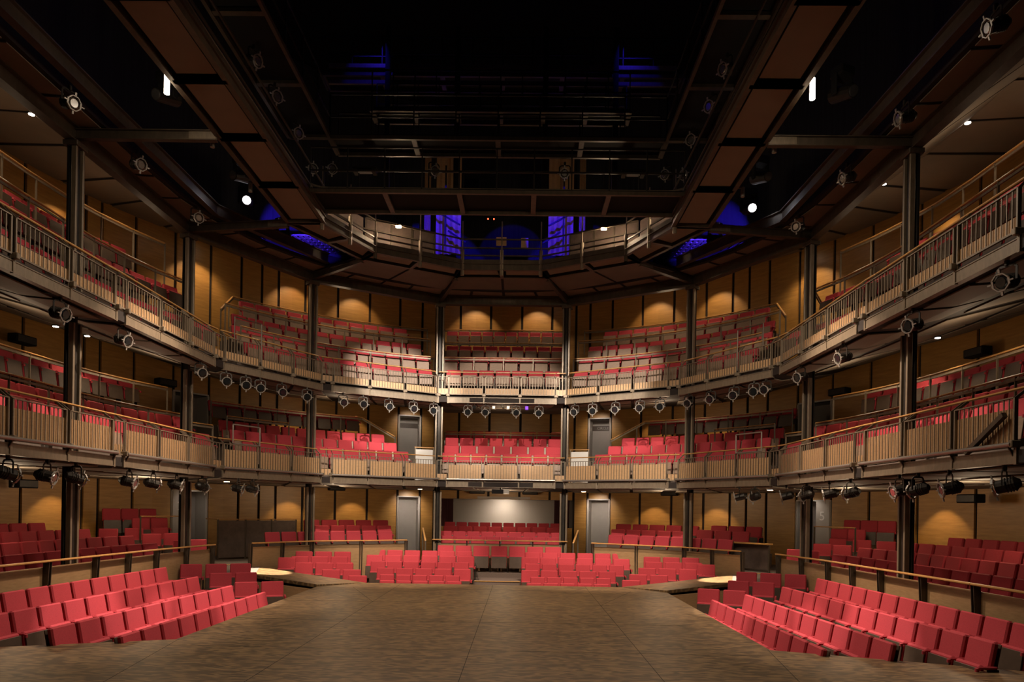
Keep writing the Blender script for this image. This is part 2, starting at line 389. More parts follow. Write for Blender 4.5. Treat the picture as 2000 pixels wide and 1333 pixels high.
centre_rows('first circle', [(24.3, 1.97, 8, 2.2), (25.2, 2.32, 7, 2.2), (26.1, 2.70, 8, 2.25), (27.1, 3.07, 9, 2.35)], 'palelow', L1, 1)
centre_rows('second circle', [(24.3, 4.93, 7, 2.05), (25.15, 5.6, 8, 2.2), (26.1, 6.22, 9, 2.25), (27.1, 7.03, 10, 2.35)], 'pale', L2, 2)
for s in (-1, 1):
    side_rows('rear stalls', s, [(.75, -.85, 38, 66), (1.7, -.68, 51, 67), (2.7, -.5, 51, 67.5)], 'dark', B0, 'from the centre aisle', 'curved', 0)
    side_rows('rear stalls', s, [(.5, -1.03, -42, 14), (1.42, -.87, -48, 15), (2.3, -.7, -50, 12), (3.3, -.55, -50, 10)], 'dark', B0, 'from the far end', 'straight', 0)
    side_rows('first circle', s, [(.55, 1.97, 32, 69), (1.42, 2.34, 33, 67.5), (2.3, 2.72, 34, 66), (3.25, 3.46, 35, 62)], ['palelow', 'palelow', 'palelow', 'talldark'], L1, 'from the centre aisle', 'curved', 1)
    side_rows('first circle', s, [(.5, 2.0, -34, 25), (1.4, 2.5, -36, 25), (2.75, 3.5, -38, 21)], ['palelow', 'palelow', 'talldark'], L1, 'from the far end', 'straight', 1)
    side_rows('second circle', s, [(.55, 4.95, 32, 74), (1.42, 5.6, 33, 74), (2.3, 6.22, 36, 73), (3.25, 7.0, 40, 71)], 'pale', L2, 'from the centre aisle', 'curved', 2)
    side_rows('second circle', s, [(.5, 5.1, -34, 25), (1.5, 6.2, -36, 23), (2.9, 7.3, -36, 20)], 'talldark', L2, 'from the far end', 'straight', 2)
    # rear stalls: group near the door and the raised box by the wall
    for i, (off, zt, a, b) in enumerate([(.6, -1.0, 18, 24.5), (1.6, -.85, 17, 25), (2.6, -.72, 14, 27)]):
        slab(off - .42, off + .5, a - 1, b + 1, s, B0, E + zt - .88)
        for k, th in enumerate([b - (j + .5) * (b - a) / (2 if i < 2 else 3) for j in range(2 if i < 2 else 3)]):
            p = P(off, th, s); add_chair(p[0], p[1], zt, face(62, s), 'dark', f'{SIDE[s]} rear group by corner column', row_name(i, 9), k + 1, 'from the door', 1)
    slab(2.75, 4.15, 17, 29, s, B0, E - 1.32); slab(3.3, 4.15, 17, 29, s, B0, E - 1.05)
    for k, th in enumerate((27, 24.2, 21.4)):
        p = P(3.75, th, s); add_chair(p[0], p[1], -.17, face(50, s), 'dark', f'{SIDE[s]} raised wall box', 'back row', k + 1, 'from the door', 1)
    for k, th in enumerate((26.3, 23.3)):
        p = P(3.0, th, s); add_chair(p[0], p[1], -.44, face(50, s), 'dark', f'{SIDE[s]} raised wall box', 'front row', k + 1, 'from the door', 1)

# right hand rows where the left side has its mixing desk
for i, (off, zt, a, b) in enumerate([(1.65, -.60, 38, 49), (2.5, -.46, 38.5, 48.5)]):
    slab(off - .42, off + .45, a - .5, b + .5, 1, B0, E + zt - .88)
    arc_row(off, zt, a, b, 1, 'dark', 'right rear rows behind the desk front', ['front row', 'back row'][i], 'from the centre', hide=0)
# which chairs show: nearest 300 in frame become individuals, the rest one object
def proj(p):
    x, y, z = p[0] - .69, p[1], p[2] - E
    xc = x * cos(YAW) + y * sin(YAW); d = -x * sin(YAW) + y * cos(YAW)
    if d < .3: return None
    u, v = xc / d, -z / d
    return 1000 + 1334 * (u * cos(ROLL) - v * sin(ROLL)), 995 + 1334 * (u * sin(ROLL) + v * cos(ROLL)), d
inview = []
for c in CHAIRS:
    p = proj((c[0][0], c[0][1], c[0][2] + .7))
    if p and -30 < p[0] < 2030 and -40 < p[1] < 1300:
        inview.append((p[2] * (1, 1.35, 1.6)[c[8]], c))
inview.sort(key=lambda t: t[0])
near = [c for _, c in inview[:300]]; far = [c for _, c in inview[300:]]
protos = {}
for style in ('dark', 'pale', 'palelow', 'talldark'):
    r = None
    for c in near:
        if c[3] != style: continue
        loc, rz, sx, _, block, row, k, end, _h = c
        lab = f'red tip-up chair, {ORD[k]} {end}, {row + ", " if row else ""}{block}' if end else f'red tip-up chair, {block}'
        lab = lab.replace('  ', ' ')
        grp = f'tip-up chairs, {block}'
        if r is None:
            r = thing('theatre_chair', lab, 'chair', loc, rz, grp); r.scale = (sx, 1, 1)
            ob = {}
            for nm, me in zip(CH_NAMES, CHM[style]):
                o = bpy.data.objects.new(nm, me); C.objects.link(o); ob[nm] = o
                o.parent = {'backrest_shell': ob.get('backrest'), 'seat_board': ob.get('seat')}.get(nm) or r
        else: dup(r, loc, rz, lab, grp, (sx, 1, 1))
fm = MB()
for loc, rz, sx, style, *_ in far:
    R = Matrix.Rotation(rz, 3, 'Z'); L = Vector(loc)
    mi = [0, 1, 0, 1, 0, 2] if 'dark' in style else [0, 3, 0, 3, 0, 2]
    for bmx, q in zip(CPS[style], mi):
        fm.add([R @ Vector((p[0] * sx, p[1], p[2])) + L for p in bmx.v], bmx.f, q)
if fm.v:
    o = fm.build('theatre_chairs', [M['red'], M['board'], M['darkst'], M['boardp']])
    tag(o, 'red tip-up chairs filling the upper rows of both circles', 'chairs'); o['kind'] = 'stuff'

# ------------------------------------------------------------------ walls with panel joints, doors and booth
JT = [-57.2, -48.8, -40.4, -32, -23.5, -15.1, -6.7, 1.7, 10.3, 18.7, 21.0, 26.0, 32.0, 37.6, 42.6, 46.0, 48.8, 53.4, 59.1, 64.8, 70.3, 74.4, 77.0, 81.45, 87.1]
def zwall2(th): return 4.9 if th < 20 else (4.1 if th > 50 else 4.9 - (th - 20) / 30 * .8)
DOORS = [(32.0, 37.6), (70.3, 74.4)]
def wall_mesh(s, a_lo, a_hi):
    bm = MB(); js = [j for j in JT if a_lo <= j <= a_hi]
    if a_hi == 90: js = js + [None]
    for a, b in zip(js, js[1:]):
        last = b is None
        b2 = 90 if last else b
        g = .22
        n = max(1, int((b2 - a) / 2.8 + .5))
        ts = [a + g + (b2 - (0 if last else g) - a - g) * i / n for i in range(n + 1)]
        dr = any(abs(a - d[0]) < .3 for d in DOORS)
        booth = a > 76.5
        for t0, t1 in zip(ts, ts[1:]):
            p = [P(WALLR, t0, s), P(WALLR, t1, s), P(WALLR + .06, t1, s), P(WALLR + .06, t0, s)]
            seg = [(-1, E + 9.3)]
            if dr: seg = [(-1, E - 1.9), (E + .42, E + .95), (E + 3.72, E + 9.3)]
            if booth: seg = [(-1, E - .75), (E + .40, E + 9.3)]
            for z0, z1 in seg: bm.prism(p, z0, z1, 0)
    return bm, js
def backing(s, a_lo, a_hi):
    bm = MB(); t = a_lo
    while t < a_hi - .01:
        t1 = min(t + 1.4, a_hi); mid = (t + t1) / 2
        dr = any(d[0] + .1 < mid < d[1] - .1 for d in DOORS); booth = mid > 77.2
        p = [P(WALLR + .07, t, s), P(WALLR + .07, t1, s), P(WALLR + .2, t1, s), P(WALLR + .2, t, s)]
        seg = [(-1, E + 9.3)]
        if dr: seg = [(-1, E - 1.9), (E + .42, E + .95), (E + 3.72, E + 9.3)]
        if booth: seg = [(-1, E - .75), (E + .40, E + 9.3)]
        for z0, z1 in seg: bm.prism(p, z0, z1)
        t = t1
    return bm
for s in (-1, 1):
    bm, js = wall_mesh(s, -60, 46.5); struct(f'wall_{SIDE[s]}', bm, M['wall'])
    bm, js = wall_mesh(s, 45, 90); struct('wall_back' if s < 0 else 'wall_back', bm, M['wall'])
    struct('wall_back', backing(s, -60, 90), M['gap'])
# door recesses
dn = 2
def recess(s, a, b, z0, z1, nm, number, flip):
    bm = MB(); o = .75
    A, B = P(WALLR, a, s), P(WALLR, b, s); nn = NRM((a + b) / 2, s)
    A2 = (A[0] + nn[0] * o, A[1] + nn[1] * o); B2 = (B[0] + nn[0] * o, B[1] + nn[1] * o)
    t = .04
    bm.bar((*A2, (z0 + z1) / 2), (*B2, (z0 + z1) / 2), t, z1 - z0)
    bm.bar((A[0], A[1], (z0 + z1) / 2), (A2[0], A2[1], (z0 + z1) / 2), t, z1 - z0)
    bm.bar((B[0], B[1], (z0 + z1) / 2), (B2[0], B2[1], (z0 + z1) / 2), t, z1 - z0)
    bm.prism([A, B, B2, A2], z1, z1 + .05); bm.prism([A, B, B2, A2], z0 - .06, z0)
    d = struct(nm, bm, M['door'])
    for p_, q_ in ((A, B), (B, A)):
        v = (Vector(q_) - Vector(p_)).normalized() * .03
        f = MB().bar((p_[0] + v.x, p_[1] + v.y, z0), (p_[0] + v.x, p_[1] + v.y, z1), .05, .05); f.build('door_frame', M['door'], d)
    return d, Vector((*A, 0)), Vector((*B, 0)), Vector((*A2, 0)), Vector((*B2, 0)), nn
for s in (-1, 1):
    for (a, b), num in zip(DOORS, {-1: ('2', '3'), 1: ('5', '4')}[s]):
        for lev, (z0, z1) in enumerate([(E - 1.78, E + .42), (E + 1.5, E + 3.72)]):
            d, A, B, A2, B2, nn = recess(s, a, b, z0, z1, f'door_{dn}', num, 0); dn += 1
            if a < 50:                      # number on the flat panel at the door mouth, turned to the stage
                if lev: continue
                e = (B - A).normalized(); c = A + e * .26 + Vector((nn[0], nn[1], 0)) * .1
                pan = MB().bar((A.x, A.y, (z0 + z1) / 2), tuple(A + e * .5 + Vector((0, 0, (z0 + z1) / 2))), .03, z1 - z0)
                pan.build('number_panel', M['door'], d)
                n3 = Vector((-nn[0], -nn[1], 0)); rz = atan2(n3.y, n3.x) + pi / 2
                text('door_number', num, .42, M['white'], tuple(A + e * .28 + n3 * .022 + Vector((0, 0, z1 - .5))), (pi / 2, 0, rz), d)
            else:
                # number on the reveal nearest the centre
                c = (B + B2) / 2; e = (A - B).normalized(); rz = atan2(e.y, e.x) + pi / 2
                text('door_number', num, .36, M['white'], (c.x + e.x * .03, c.y + e.y * .03, z1 - .42), (pi / 2, 0, rz), d)
                if lev:
                    m_ = (A2 + B2) / 2; n3 = Vector((-nn[0], -nn[1], 0)) ; rz = atan2(n3.y, n3.x) + pi / 2
                    bd = MB().bar(tuple(A2 + n3 * .03 + Vector((0, 0, z1 - .3))), tuple(B2 + n3 * .03 + Vector((0, 0, z1 - .3))), .02, .2)
                    bd.build('sign_band', M['board'], d)
                    if s > 0: text('sign_lettering', 'CIRCLE', .15, M['door'], tuple(m_ + n3 * .045 + Vector((0, 0, z1 - .3))), (pi / 2, 0, rz), d)
            mid = (A + B) / 2; bk = (A2 + B2) / 2
            if a > 50: light('SPOT', (mid.x - nn[0] * .95, mid.y - nn[1] * .95, z1 + .14), (85 if lev == 0 else 48) * K, (1, .84, .68), (bk.x, bk.y, z0 + .9), .06, 100, .9)
            else: light('SPOT', (mid.x - nn[0] * .5, mid.y - nn[1] * .5, z1 + .1), 10 * K, (1, .86, .72), (bk.x, bk.y, z0 + .9), .06, 110, .9)
# control booth at the back of the stalls
bz0, bz1 = E - .75, E + .40
bm = MB().box((0, 29.6, (bz0 + bz1) / 2), (6.2, .1, bz1 - bz0 + .3)).box((0, 29.0, bz0 - .05), (6.2, 1.3, .1)).box((0, 29.0, bz1 + .06), (6.2, 1.3, .1))
for s in (-1, 1): bm.box((s * 3.1, 29.0, (bz0 + bz1) / 2), (.1, 1.3, bz1 - bz0))
struct('window_1', bm, M['plaster'])
for s in (-1, 1):
    cu = MB(); n = 14; x0 = 2.12; wd = .62
    for i in range(n):
        cu.tube((s * (x0 + wd * (i + .5) / n), 28.62, bz0), (s * (x0 + wd * (i + .5) / n), 28.62, bz1), wd / n * .62, 8)
    tag(cu.build('curtain', M['curtain']), f'dark red pleated curtain on the {SIDE[s]} of the booth opening', 'curtain')
light('POINT', (0, 28.7, bz0 + .3), 7 * K, NEUT, size=.2)  # added fill low in the booth, no fitting there
light('SPOT', (0, 28.75, bz1 - .02), 60 * K, NEUT, (0, 29.55, bz0 + .2), .03, 150, 1)

# ------------------------------------------------------------------ circle decks and their soffits
def deck(level, zb, zt):
    zw_ = (lambda t: zb) if level == 1 else (lambda t: E + zwall2(t))
    for s in (-1, 1):
        fr = [(0, 23.5)] + [mir(p, s) for p in FRONT]
        ths = [90, 83, 77, 61, 59, 31, 27, -13, -16, -42, -64]
        wl = [P(WALLR, t, s) for t in ths]
        bm = MB(); sp = MB()
        for i in range(len(fr) - 1):
            a, b = Vector(fr[i]), Vector(fr[i + 1]); t0, t1 = ths[i], ths[i + 1]
            def surf(f, r):
                lo = a.lerp(b, f); th = t0 + (t1 - t0) * f; hi = Vector(P(WALLR, th, s)); p = lo.lerp(hi, r)
                return p.x, p.y, zb + (zw_(th) - zb) * max(0, (r - .12) / .88)
            N = 6 if abs(t1 - t0) > 8 else 3; Rn = 6
            for k in range(N):
                for j in range(Rn):
                    q = [surf(k / N, j / Rn), surf((k + 1) / N, j / Rn), surf((k + 1) / N, (j + 1) / Rn), surf(k / N, (j + 1) / Rn)]
                    v = q + [(x, y, max(zt, z + .12)) for x, y, z in q]
                    bm.add(v, [(0, 1, 2, 3), (7, 6, 5, 4), (0, 4, 5, 1), (1, 5, 6, 2), (2, 6, 7, 3), (3, 7, 4, 0)])
            L = (b - a).length
            if L < 1: continue
            cols = 3 if L > 3 else 2
            for (r0, r1) in ((.05, .26), (.34, .62), (.69, .96)):
                for c in range(cols):
                    f0, f1 = (c + .05) / cols, (c + .95) / cols; n = 3
                    for u in range(n):
                        for w_ in range(2):
                            fa, fb_ = f0 + (f1 - f0) * u / n, f0 + (f1 - f0) * (u + 1) / n; ra, rb = r0 + (r1 - r0) * w_ / 2, r0 + (r1 - r0) * (w_ + 1) / 2
                            q = [surf(fa, ra), surf(fb_, ra), surf(fb_, rb), surf(fa, rb)]; q = [(x, y, z - .035) for x, y, z in q]
                            v = q + [(x, y, z + .025) for x, y, z in q]
                            sp.add(v, [(0, 1, 2, 3), (7, 6, 5, 4), (0, 4, 5, 1), (1, 5, 6, 2), (2, 6, 7, 3), (3, 7, 4, 0)])
        struct('floor', bm, M['gap']); struct('ceiling', sp, M['soffit'])
deck(1, E + .74, L1)
deck(2, E + 3.66, L2)

# ------------------------------------------------------------------ circle fronts: beam + railing per bay
def ibeam(bm, a, b, h, wd, t=.02):
    a, b = Vector(a), Vector(b)
    up = Vector((0, 0, 1))
    bm.bar(a + up * (h / 2 - t / 2), b + up * (h / 2 - t / 2), wd, t); bm.bar(a - up * (h / 2 - t / 2), b - up * (h / 2 - t / 2), wd, t)
    bm.bar(a, b, t, h - 2 * t)
def circle_front(level, bi, s):
    A, B = FB[bi]; A, B = Vector((*mir(A, s), 0)), Vector((*mir(B, s), 0))
    if bi == 0: A, B = Vector((-1.86, 23.52, 0)), Vector((1.86, 23.52, 0))
    e = (B - A).normalized(); L = (B - A).length
    n = Vector((e.y, -e.x, 0))
    mid = (A + B) / 2
    if n.dot(Vector((0, 14, 0)) - mid) > 0: n = -n      # outward, away from the stage
    lvn = {1: 'first circle', 2: 'second circle'}[level]
    zb = E + (.73 if level == 1 else 3.63)
    # beam
    t = thing('edge_beam', f'steel edge beam under the {lvn} front, {bayname(bi, s)}', 'beam', (mid.x, mid.y, zb), 0, f'edge beams of the {lvn}')
    bm = MB()
    for zz in (.01, .19): bm.bar(A + n * .04 + Vector((0, 0, zb + zz)), B + n * .04 + Vector((0, 0, zb + zz)), .12, .018)
    bm.bar(A + n * .0 + Vector((0, 0, zb + .1)), B + n * .0 + Vector((0, 0, zb + .1)), .016, .165)
    rel(bm, t.location).build('beam', M['grey'], t)
    for k in range(4):
        p = A + e * (L * k / 3) ; q = MB().box((p.x, p.y, zb + .12), (.05, .05, .26)).box((p.x - n.x * .03, p.y - n.y * .03, zb + .27), (.13, .07, .1), None, .01)
        rel(q, t.location).build('bracket', M['grey'], t)
    if level == 1:
        pz = zb + .265; pm = MB().tube(A - n * .08 + e * .0 + Vector((0, 0, pz)), B - n * .08 + Vector((0, 0, pz)), .032, 10)
        rel(pm, t.location).build('lighting_bar', M['pipe'], t)
        for k in range(4):
            p = A + e * (L * (k + .03 if k < 3 else 2.95) / 3)
            w_ = MB().bar(p - n * .08 + Vector((0, 0, pz)), p + n * .05 + Vector((0, 0, zb + .03)), .018, .03)
            rel(w_, t.location).build('bar_stay', M['steel'], t)
    # railing
    z0 = E + (.98 if level == 1 else 3.93); zk = E + (1.50 if level == 1 else 4.15)
    z2 = E + (1.645 if level == 1 else 4.53); zh = E + (1.80 if level == 1 else 4.73); lean = .2
    r = thing('circle_railing', f'steel railing with oak handrail on the {lvn}, {bayname(bi, s)}', 'railing', (mid.x, mid.y, z0), 0, f'railings of the {lvn}')
    hr = MB().bar(A + n * lean + Vector((0, 0, zh)), B + n * lean + Vector((0, 0, zh)), .062, .036, bev=.012)
    rel(hr, r.location).build('handrail', M['oak'], r)
    for k in range(3):
        a = A + e * (L * k / 3 + .05); b = A + e * (L * (k + 1) / 3 - .05)
        q = MB()
        q.bar(a + Vector((0, 0, z0)), b + Vector((0, 0, z0)), .035, .03); q.bar(a + Vector((0, 0, z2)), b + Vector((0, 0, z2)), .04, .018)
        nb = 12; l = (b - a).length
        for j in range(nb + 1):
            p = a + e * (l * j / nb); q.bar(p + Vector((0, 0, z0)), p + Vector((0, 0, z2)), .03 if j in (0, nb) else .018, .012 if j not in (0, nb) else .03, up=n)
        rel(q, r.location).build('baluster_panel', M['grey'], r)
        kb = MB().bar(a + n * .035 + Vector((0, 0, (z0 + zk) / 2)), b + n * .035 + Vector((0, 0, (z0 + zk) / 2)), .02, zk - z0)
        rel(kb, r.location).build('timber_panel', M['slat'], r)
    for k in range(4):
        for d in (-1, 1):
            if (k == 0 and d < 0) or (k == 3 and d > 0): continue
            p = A + e * (L * k / 3 + d * .05)
            q = MB().bar(p + n * .02 + Vector((0, 0, z0 - .1)), p + n * .02 + Vector((0, 0, z2)), .05, .014, up=e)
            q.bar(p + n * .01 + Vector((0, 0, z2 - .01)), p + n * lean + Vector((0, 0, zh - .01)), .04, .012, up=e)
            rel(q, r.location).build('post', M['grey'], r)
for level in (1, 2):
    circle_front(level, 0, 1)
    for s in (-1, 1):
        for bi in (1, 2, 3, 4): circle_front(level, bi, s)
        # short infill at every column
        ends = [((1.86, 23.52), (2.19, 23.49)), ((5.31, 21.54), (5.58, 21.37)), ((7.35, 18.3), (7.41, 17.88)), ((7.39, 13.79), (7.41, 13.49))]
        for j, (a, b) in enumerate(ends):
            a, b = Vector((*mir(a, s), 0)), Vector((*mir(b, s), 0)); e = (b - a).normalized(); n = Vector((e.y, -e.x, 0))
            if n.dot(Vector((0, 14, 0)) - a) > 0: n = -n
            z0 = E + (.98 if level == 1 else 3.93); z2 = E + (1.645 if level == 1 else 4.53); zh = E + (1.80 if level == 1 else 4.73)
            lv = 'first' if level == 1 else 'second'
            t = thing('railing_infill', f'narrow infill railing of the {lv} circle in front of the {ORD[j + 1]} {SIDE[s]} column from centre', 'railing', (a.x, a.y, z0), 0, f'narrow infill railings, {lv} circle')
            q = MB(); q.bar(a + Vector((0, 0, z0)), b + Vector((0, 0, z0)), .03); q.bar(a + Vector((0, 0, z2)), b + Vector((0, 0, z2)), .03, .018)
            for k in range(4):
                p = a.lerp(b, k / 3); q.bar(p + Vector((0, 0, z0)), p + Vector((0, 0, z2)), .018, .012, up=n)
            rel(q, t.location).build('baluster_panel', M['grey'], t)
            rel(MB().bar(a + n * .2 + Vector((0, 0, zh)), b + n * .2 + Vector((0, 0, zh)), .062, .036, bev=.01), t.location).build('handrail', M['oak'], t)
            rel(MB().bar(a + n * .04 + Vector((0, 0, z0 + .1)), b + n * .04 + Vector((0, 0, z0 + .1)), .02, .2), t.location).build('timber_panel', M['slat'], t)
# ------------------------------------------------------------------ columns
ZT = E + 7.12
for s in (-1, 1):
    for j, c in enumerate(COL):
        x, y = mir(c, s); nn = Vector((x, y - YC if y > YC else 0, 0)).normalized(); rz = atan2(nn.y, nn.x) - pi / 2
        t = thing('steel_column', f'tall waxed steel column, {ORD[j + 1]} to the {SIDE[s]} of the centre bay', 'column', (x, y, -.95), rz, 'columns carrying the circles')
        H = ZT + .95
        MB().box((0, 0, H / 2), (.07, .16, H)).box((0, .085, H / 2), (.2, .02, H)).build('core', M['darkst'], t)
        for dx in (-1, 1):
            for (za, zb_) in ((0, L1 - .3 + .95 - .02), (L1 + .95 - .15, L2 - .32 + .95), (L2 + .95 - .1, H - .1)):
                MB().box((dx * .105, -.06, (za + zb_) / 2), (.055, .10, zb_ - za), None, .006).build('channel', M['grey'], t)
        MB().box((0, 0, H - .05), (.34, .3, .1), None, .01).build('cap_plate', M['steel'], t)
        MB().box((0, 0, .02), (.36, .32, .04), None, .01).build('base_plate', M['steel'], t)
# ring beams at the column heads
pts = [(0, 24.0)] + COL + [(8.28, 4.0)]
def ringbeam(a, b, label, z, h, wd, m, name='ring_beam'):
    mid = ((a[0] + b[0]) / 2, (a[1] + b[1]) / 2, z)
    t = thing(name, label, 'beam', mid); bm = MB(); ibeam(bm, (*a, z), (*b, z), h, wd, .025); rel(bm, mid).build('beam', m, t)
    st_ = MB()
    for k in (1, 2): p = Vector((*a, z)).lerp(Vector((*b, z)), k / 3); st_.box(p, (.02, .02, h - .03))
    rel(st_, mid).build('stiffener', m, t)
ringbeam((-COL[0][0], COL[0][1]), COL[0], 'dark steel ring beam over the back centre bay', E + 7.28, .32, .2, M['steel'])
for s in (-1, 1):
    for j in range(4): ringbeam(mir(COL[j], s), mir(COL[j + 1], s), f'dark steel ring beam over the {bayname(j + 1, s)}', E + 7.28, .32, .2, M['steel'])
# inner roof edge beam
INR = [(1.95, 22.95), (5.35, 20.95), (7.3, 17.6), (7.35, 13.3), (7.35, 9.0), (7.35, 5)]
for s in (-1, 1):
    for j in range(2, 5): ringbeam(mir(INR[j], s), mir(INR[j + 1], s), f'inner roof edge beam above the {bayname(min(j + 1, 4), s)}{" outside the frame" if j == 4 else ""}', E + 7.62, .3, .16, M['steel'], 'roof_edge_beam')
    ringbeam(mir(INR[1], s), mir(INR[2], s), f'inner roof edge beam above the {bayname(2, s)}', E + 7.62, .3, .16, M['steel'], 'roof_edge_beam')
# ------------------------------------------------------------------ roof soffit over the seating
for s in (-1, 1):
    bm = MB(); sp = MB()
    ths = [90, 82, 75, 67, 60, 52, 45, 37, 30, 22, 15, 6, -2, -12, -22, -32, -42, -52]
    prof = [(-.9, 7.43), (.15, 7.5), (2.0, 8.85), (WALLR + .1, 9.0)]
    for a, b in zip(ths, ths[1:]):
        for (o0, z0), (o1, z1) in zip(prof, prof[1:]):
            q = [(*P(o0, a, s), E + z0), (*P(o0, b, s), E + z0), (*P(o1, b, s), E + z1), (*P(o1, a, s), E + z1)]
            v = q + [(x, y, z + .1) for x, y, z in q]
            bm.add(v, [(0, 1, 2, 3), (7, 6, 5, 4), (0, 4, 5, 1), (1, 5, 6, 2), (2, 6, 7, 3), (3, 7, 4, 0)])
            g = .35; a2, b2 = a - g, b + g
            f = lambda o_: z0 + (z1 - z0) * (o_ - o0) / (o1 - o0)
            oo, o2 = o0 + (.1 if o0 < 0 else 0), o1 - (.16 if o0 < 0 else .02)
            q = [(*P(oo, a2, s), E + f(oo) - .03), (*P(oo, b2, s), E + f(oo) - .03), (*P(o2, b2, s), E + f(o2) - .03), (*P(o2, a2, s), E + f(o2) - .03)]
            v = q + [(x, y, z + .02) for x, y, z in q]
            sp.add(v, [(0, 1, 2, 3), (7, 6, 5, 4), (0, 4, 5, 1), (1, 5, 6, 2), (2, 6, 7, 3), (3, 7, 4, 0)])
    struct('ceiling', bm, M['gap']); struct('ceiling', sp, M['soffit'])
# dark infill soffit between roof edge and lighting ring over the three back bays
RIN = [(1.45, 21.6), (4.1, 20.15), (5.45, 17.65)]
RII = [(1.2, 20.9), (3.6, 19.6), (4.55, 17.6)]
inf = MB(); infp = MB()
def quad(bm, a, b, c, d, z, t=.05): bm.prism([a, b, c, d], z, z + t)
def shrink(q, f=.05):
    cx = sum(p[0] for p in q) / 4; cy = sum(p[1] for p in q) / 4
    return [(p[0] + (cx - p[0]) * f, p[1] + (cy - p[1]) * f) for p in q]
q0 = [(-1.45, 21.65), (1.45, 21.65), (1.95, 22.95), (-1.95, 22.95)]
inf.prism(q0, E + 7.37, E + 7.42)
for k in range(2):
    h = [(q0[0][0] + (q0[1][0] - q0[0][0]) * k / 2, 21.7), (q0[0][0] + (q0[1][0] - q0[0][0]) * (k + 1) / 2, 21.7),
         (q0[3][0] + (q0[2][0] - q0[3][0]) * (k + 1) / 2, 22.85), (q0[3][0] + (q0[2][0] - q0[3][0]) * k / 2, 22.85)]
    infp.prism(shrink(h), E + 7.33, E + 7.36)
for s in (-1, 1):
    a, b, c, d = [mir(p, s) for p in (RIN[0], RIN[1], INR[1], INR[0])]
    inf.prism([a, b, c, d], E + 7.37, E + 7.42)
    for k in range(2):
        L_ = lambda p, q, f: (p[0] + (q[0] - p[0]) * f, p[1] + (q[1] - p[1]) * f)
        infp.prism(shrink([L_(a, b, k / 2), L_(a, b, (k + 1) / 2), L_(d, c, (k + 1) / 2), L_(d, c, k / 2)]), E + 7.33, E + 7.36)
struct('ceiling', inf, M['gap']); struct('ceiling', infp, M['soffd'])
# struts from column heads to the lighting ring
for s in (-1, 1):
    for j, (a, b) in enumerate(zip(COL, [(1.45, 21.6), (4.1, 20.15), (5.45, 17.65), (5.45, 13.5), (5.45, 9.2)])):
        a3 = Vector((*mir(a, s), E + 7.3)); b3 = Vector((*mir(b, s), E + 7.32)); m_ = (a3 + b3) / 2
        t = thing('roof_strut', f'steel strut from the {ORD[j + 1]} {SIDE[s]} column head to the lighting catwalk', 'strut', m_, 0, 'struts between columns and catwalk')
        bm = MB(); ibeam(bm, a3, b3, .2, .12, .02); rel(bm, m_).build('strut_beam', M['steel'], t)
        e = (b3 - a3).normalized(); q = MB().bar(b3 - e * .55, b3 - e * .02, .05, .17); rel(q, m_).build('end_plate', M['grey'], t)
# ------------------------------------------------------------------ lighting catwalk ring
ZC = E + 7.3
CROSS = [3.9, 5.9, 7.85, 9.8, 11.75, 13.6, 15.6, 17.6]
def catwalk(name_, corners, label, npan, inner_rail=True, tubes=True, rail=True):
    """corners: outer a,b inner c,d  (a-d and b-c are the ends)"""
    a, b, c, d = [Vector((*p, ZC)) for p in corners]; mid = (a + b + c + d) / 4
    t = thing('lighting_catwalk', label, 'catwalk', mid, 0, 'lighting catwalks around the stage opening')
    fr = MB()
    for p, q in ((a, b), (d, c)): ibeam(fr, p + Vector((0, 0, .1)), q + Vector((0, 0, .1)), .2, .1, .018)
    for k in range(npan + 1):
        fr.bar(a.lerp(b, k / npan) + Vector((0, 0, .06)), d.lerp(c, k / npan) + Vector((0, 0, .06)), .11, .12)
    rel(fr, mid).build('frame', M['steel'], t)
    for k in range(npan):
        q = [a.lerp(b, k / npan), a.lerp(b, (k + 1) / npan), d.lerp(c, (k + 1) / npan), d.lerp(c, k / npan)]
        w_ = (a - d).length; l_ = (a - b).length / npan
        ctr = sum(q, Vector()) / 4; ex = (q[1] - q[0]).normalized(); ey = (q[3] - q[0]).normalized()
        q2 = []
        for p, (sx, sy) in zip(q, ((1, 1), (-1, 1), (-1, -1), (1, -1))): q2.append(p + ex * sx * .13 + ey * sy * .12)
        bm = MB().prism([(p.x, p.y) for p in q2], ZC + .07, ZC + .10)
        rel(bm, mid).build('soffit_panel', M['soffit'], t)
        rel(MB().prism([(p.x, p.y) for p in q], ZC + .17, ZC + .19), mid).build('walk_plate', M['black'], t)
    g = MB()
    for z in (.45, .95): g.bar(d + Vector((0, 0, z)), c + Vector((0, 0, z)), .03, .04)
    g.bar(d + Vector((0, 0, .27)), c + Vector((0, 0, .27)), .02, .12)
    for z in (.95,): g.bar(a + Vector((0, 0, z)), b + Vector((0, 0, z)), .03, .04)
    rel(g, mid).build('guard_rail', M['steel'], t)
    if tubes:
        for k in range(npan + (0 if inner_rail else 1)):
            p = d.lerp(c, (k + .0) / npan); bm = MB().tube(p + Vector((0, 0, -.16)), p + Vector((0, 0, .62)), .055, 12).tube(p + Vector((0, 0, .6)), p + Vector((0, 0, 1.5)), .02, 8)
            rel(bm, mid).build('tube_post', M['grey'], t)
    return t
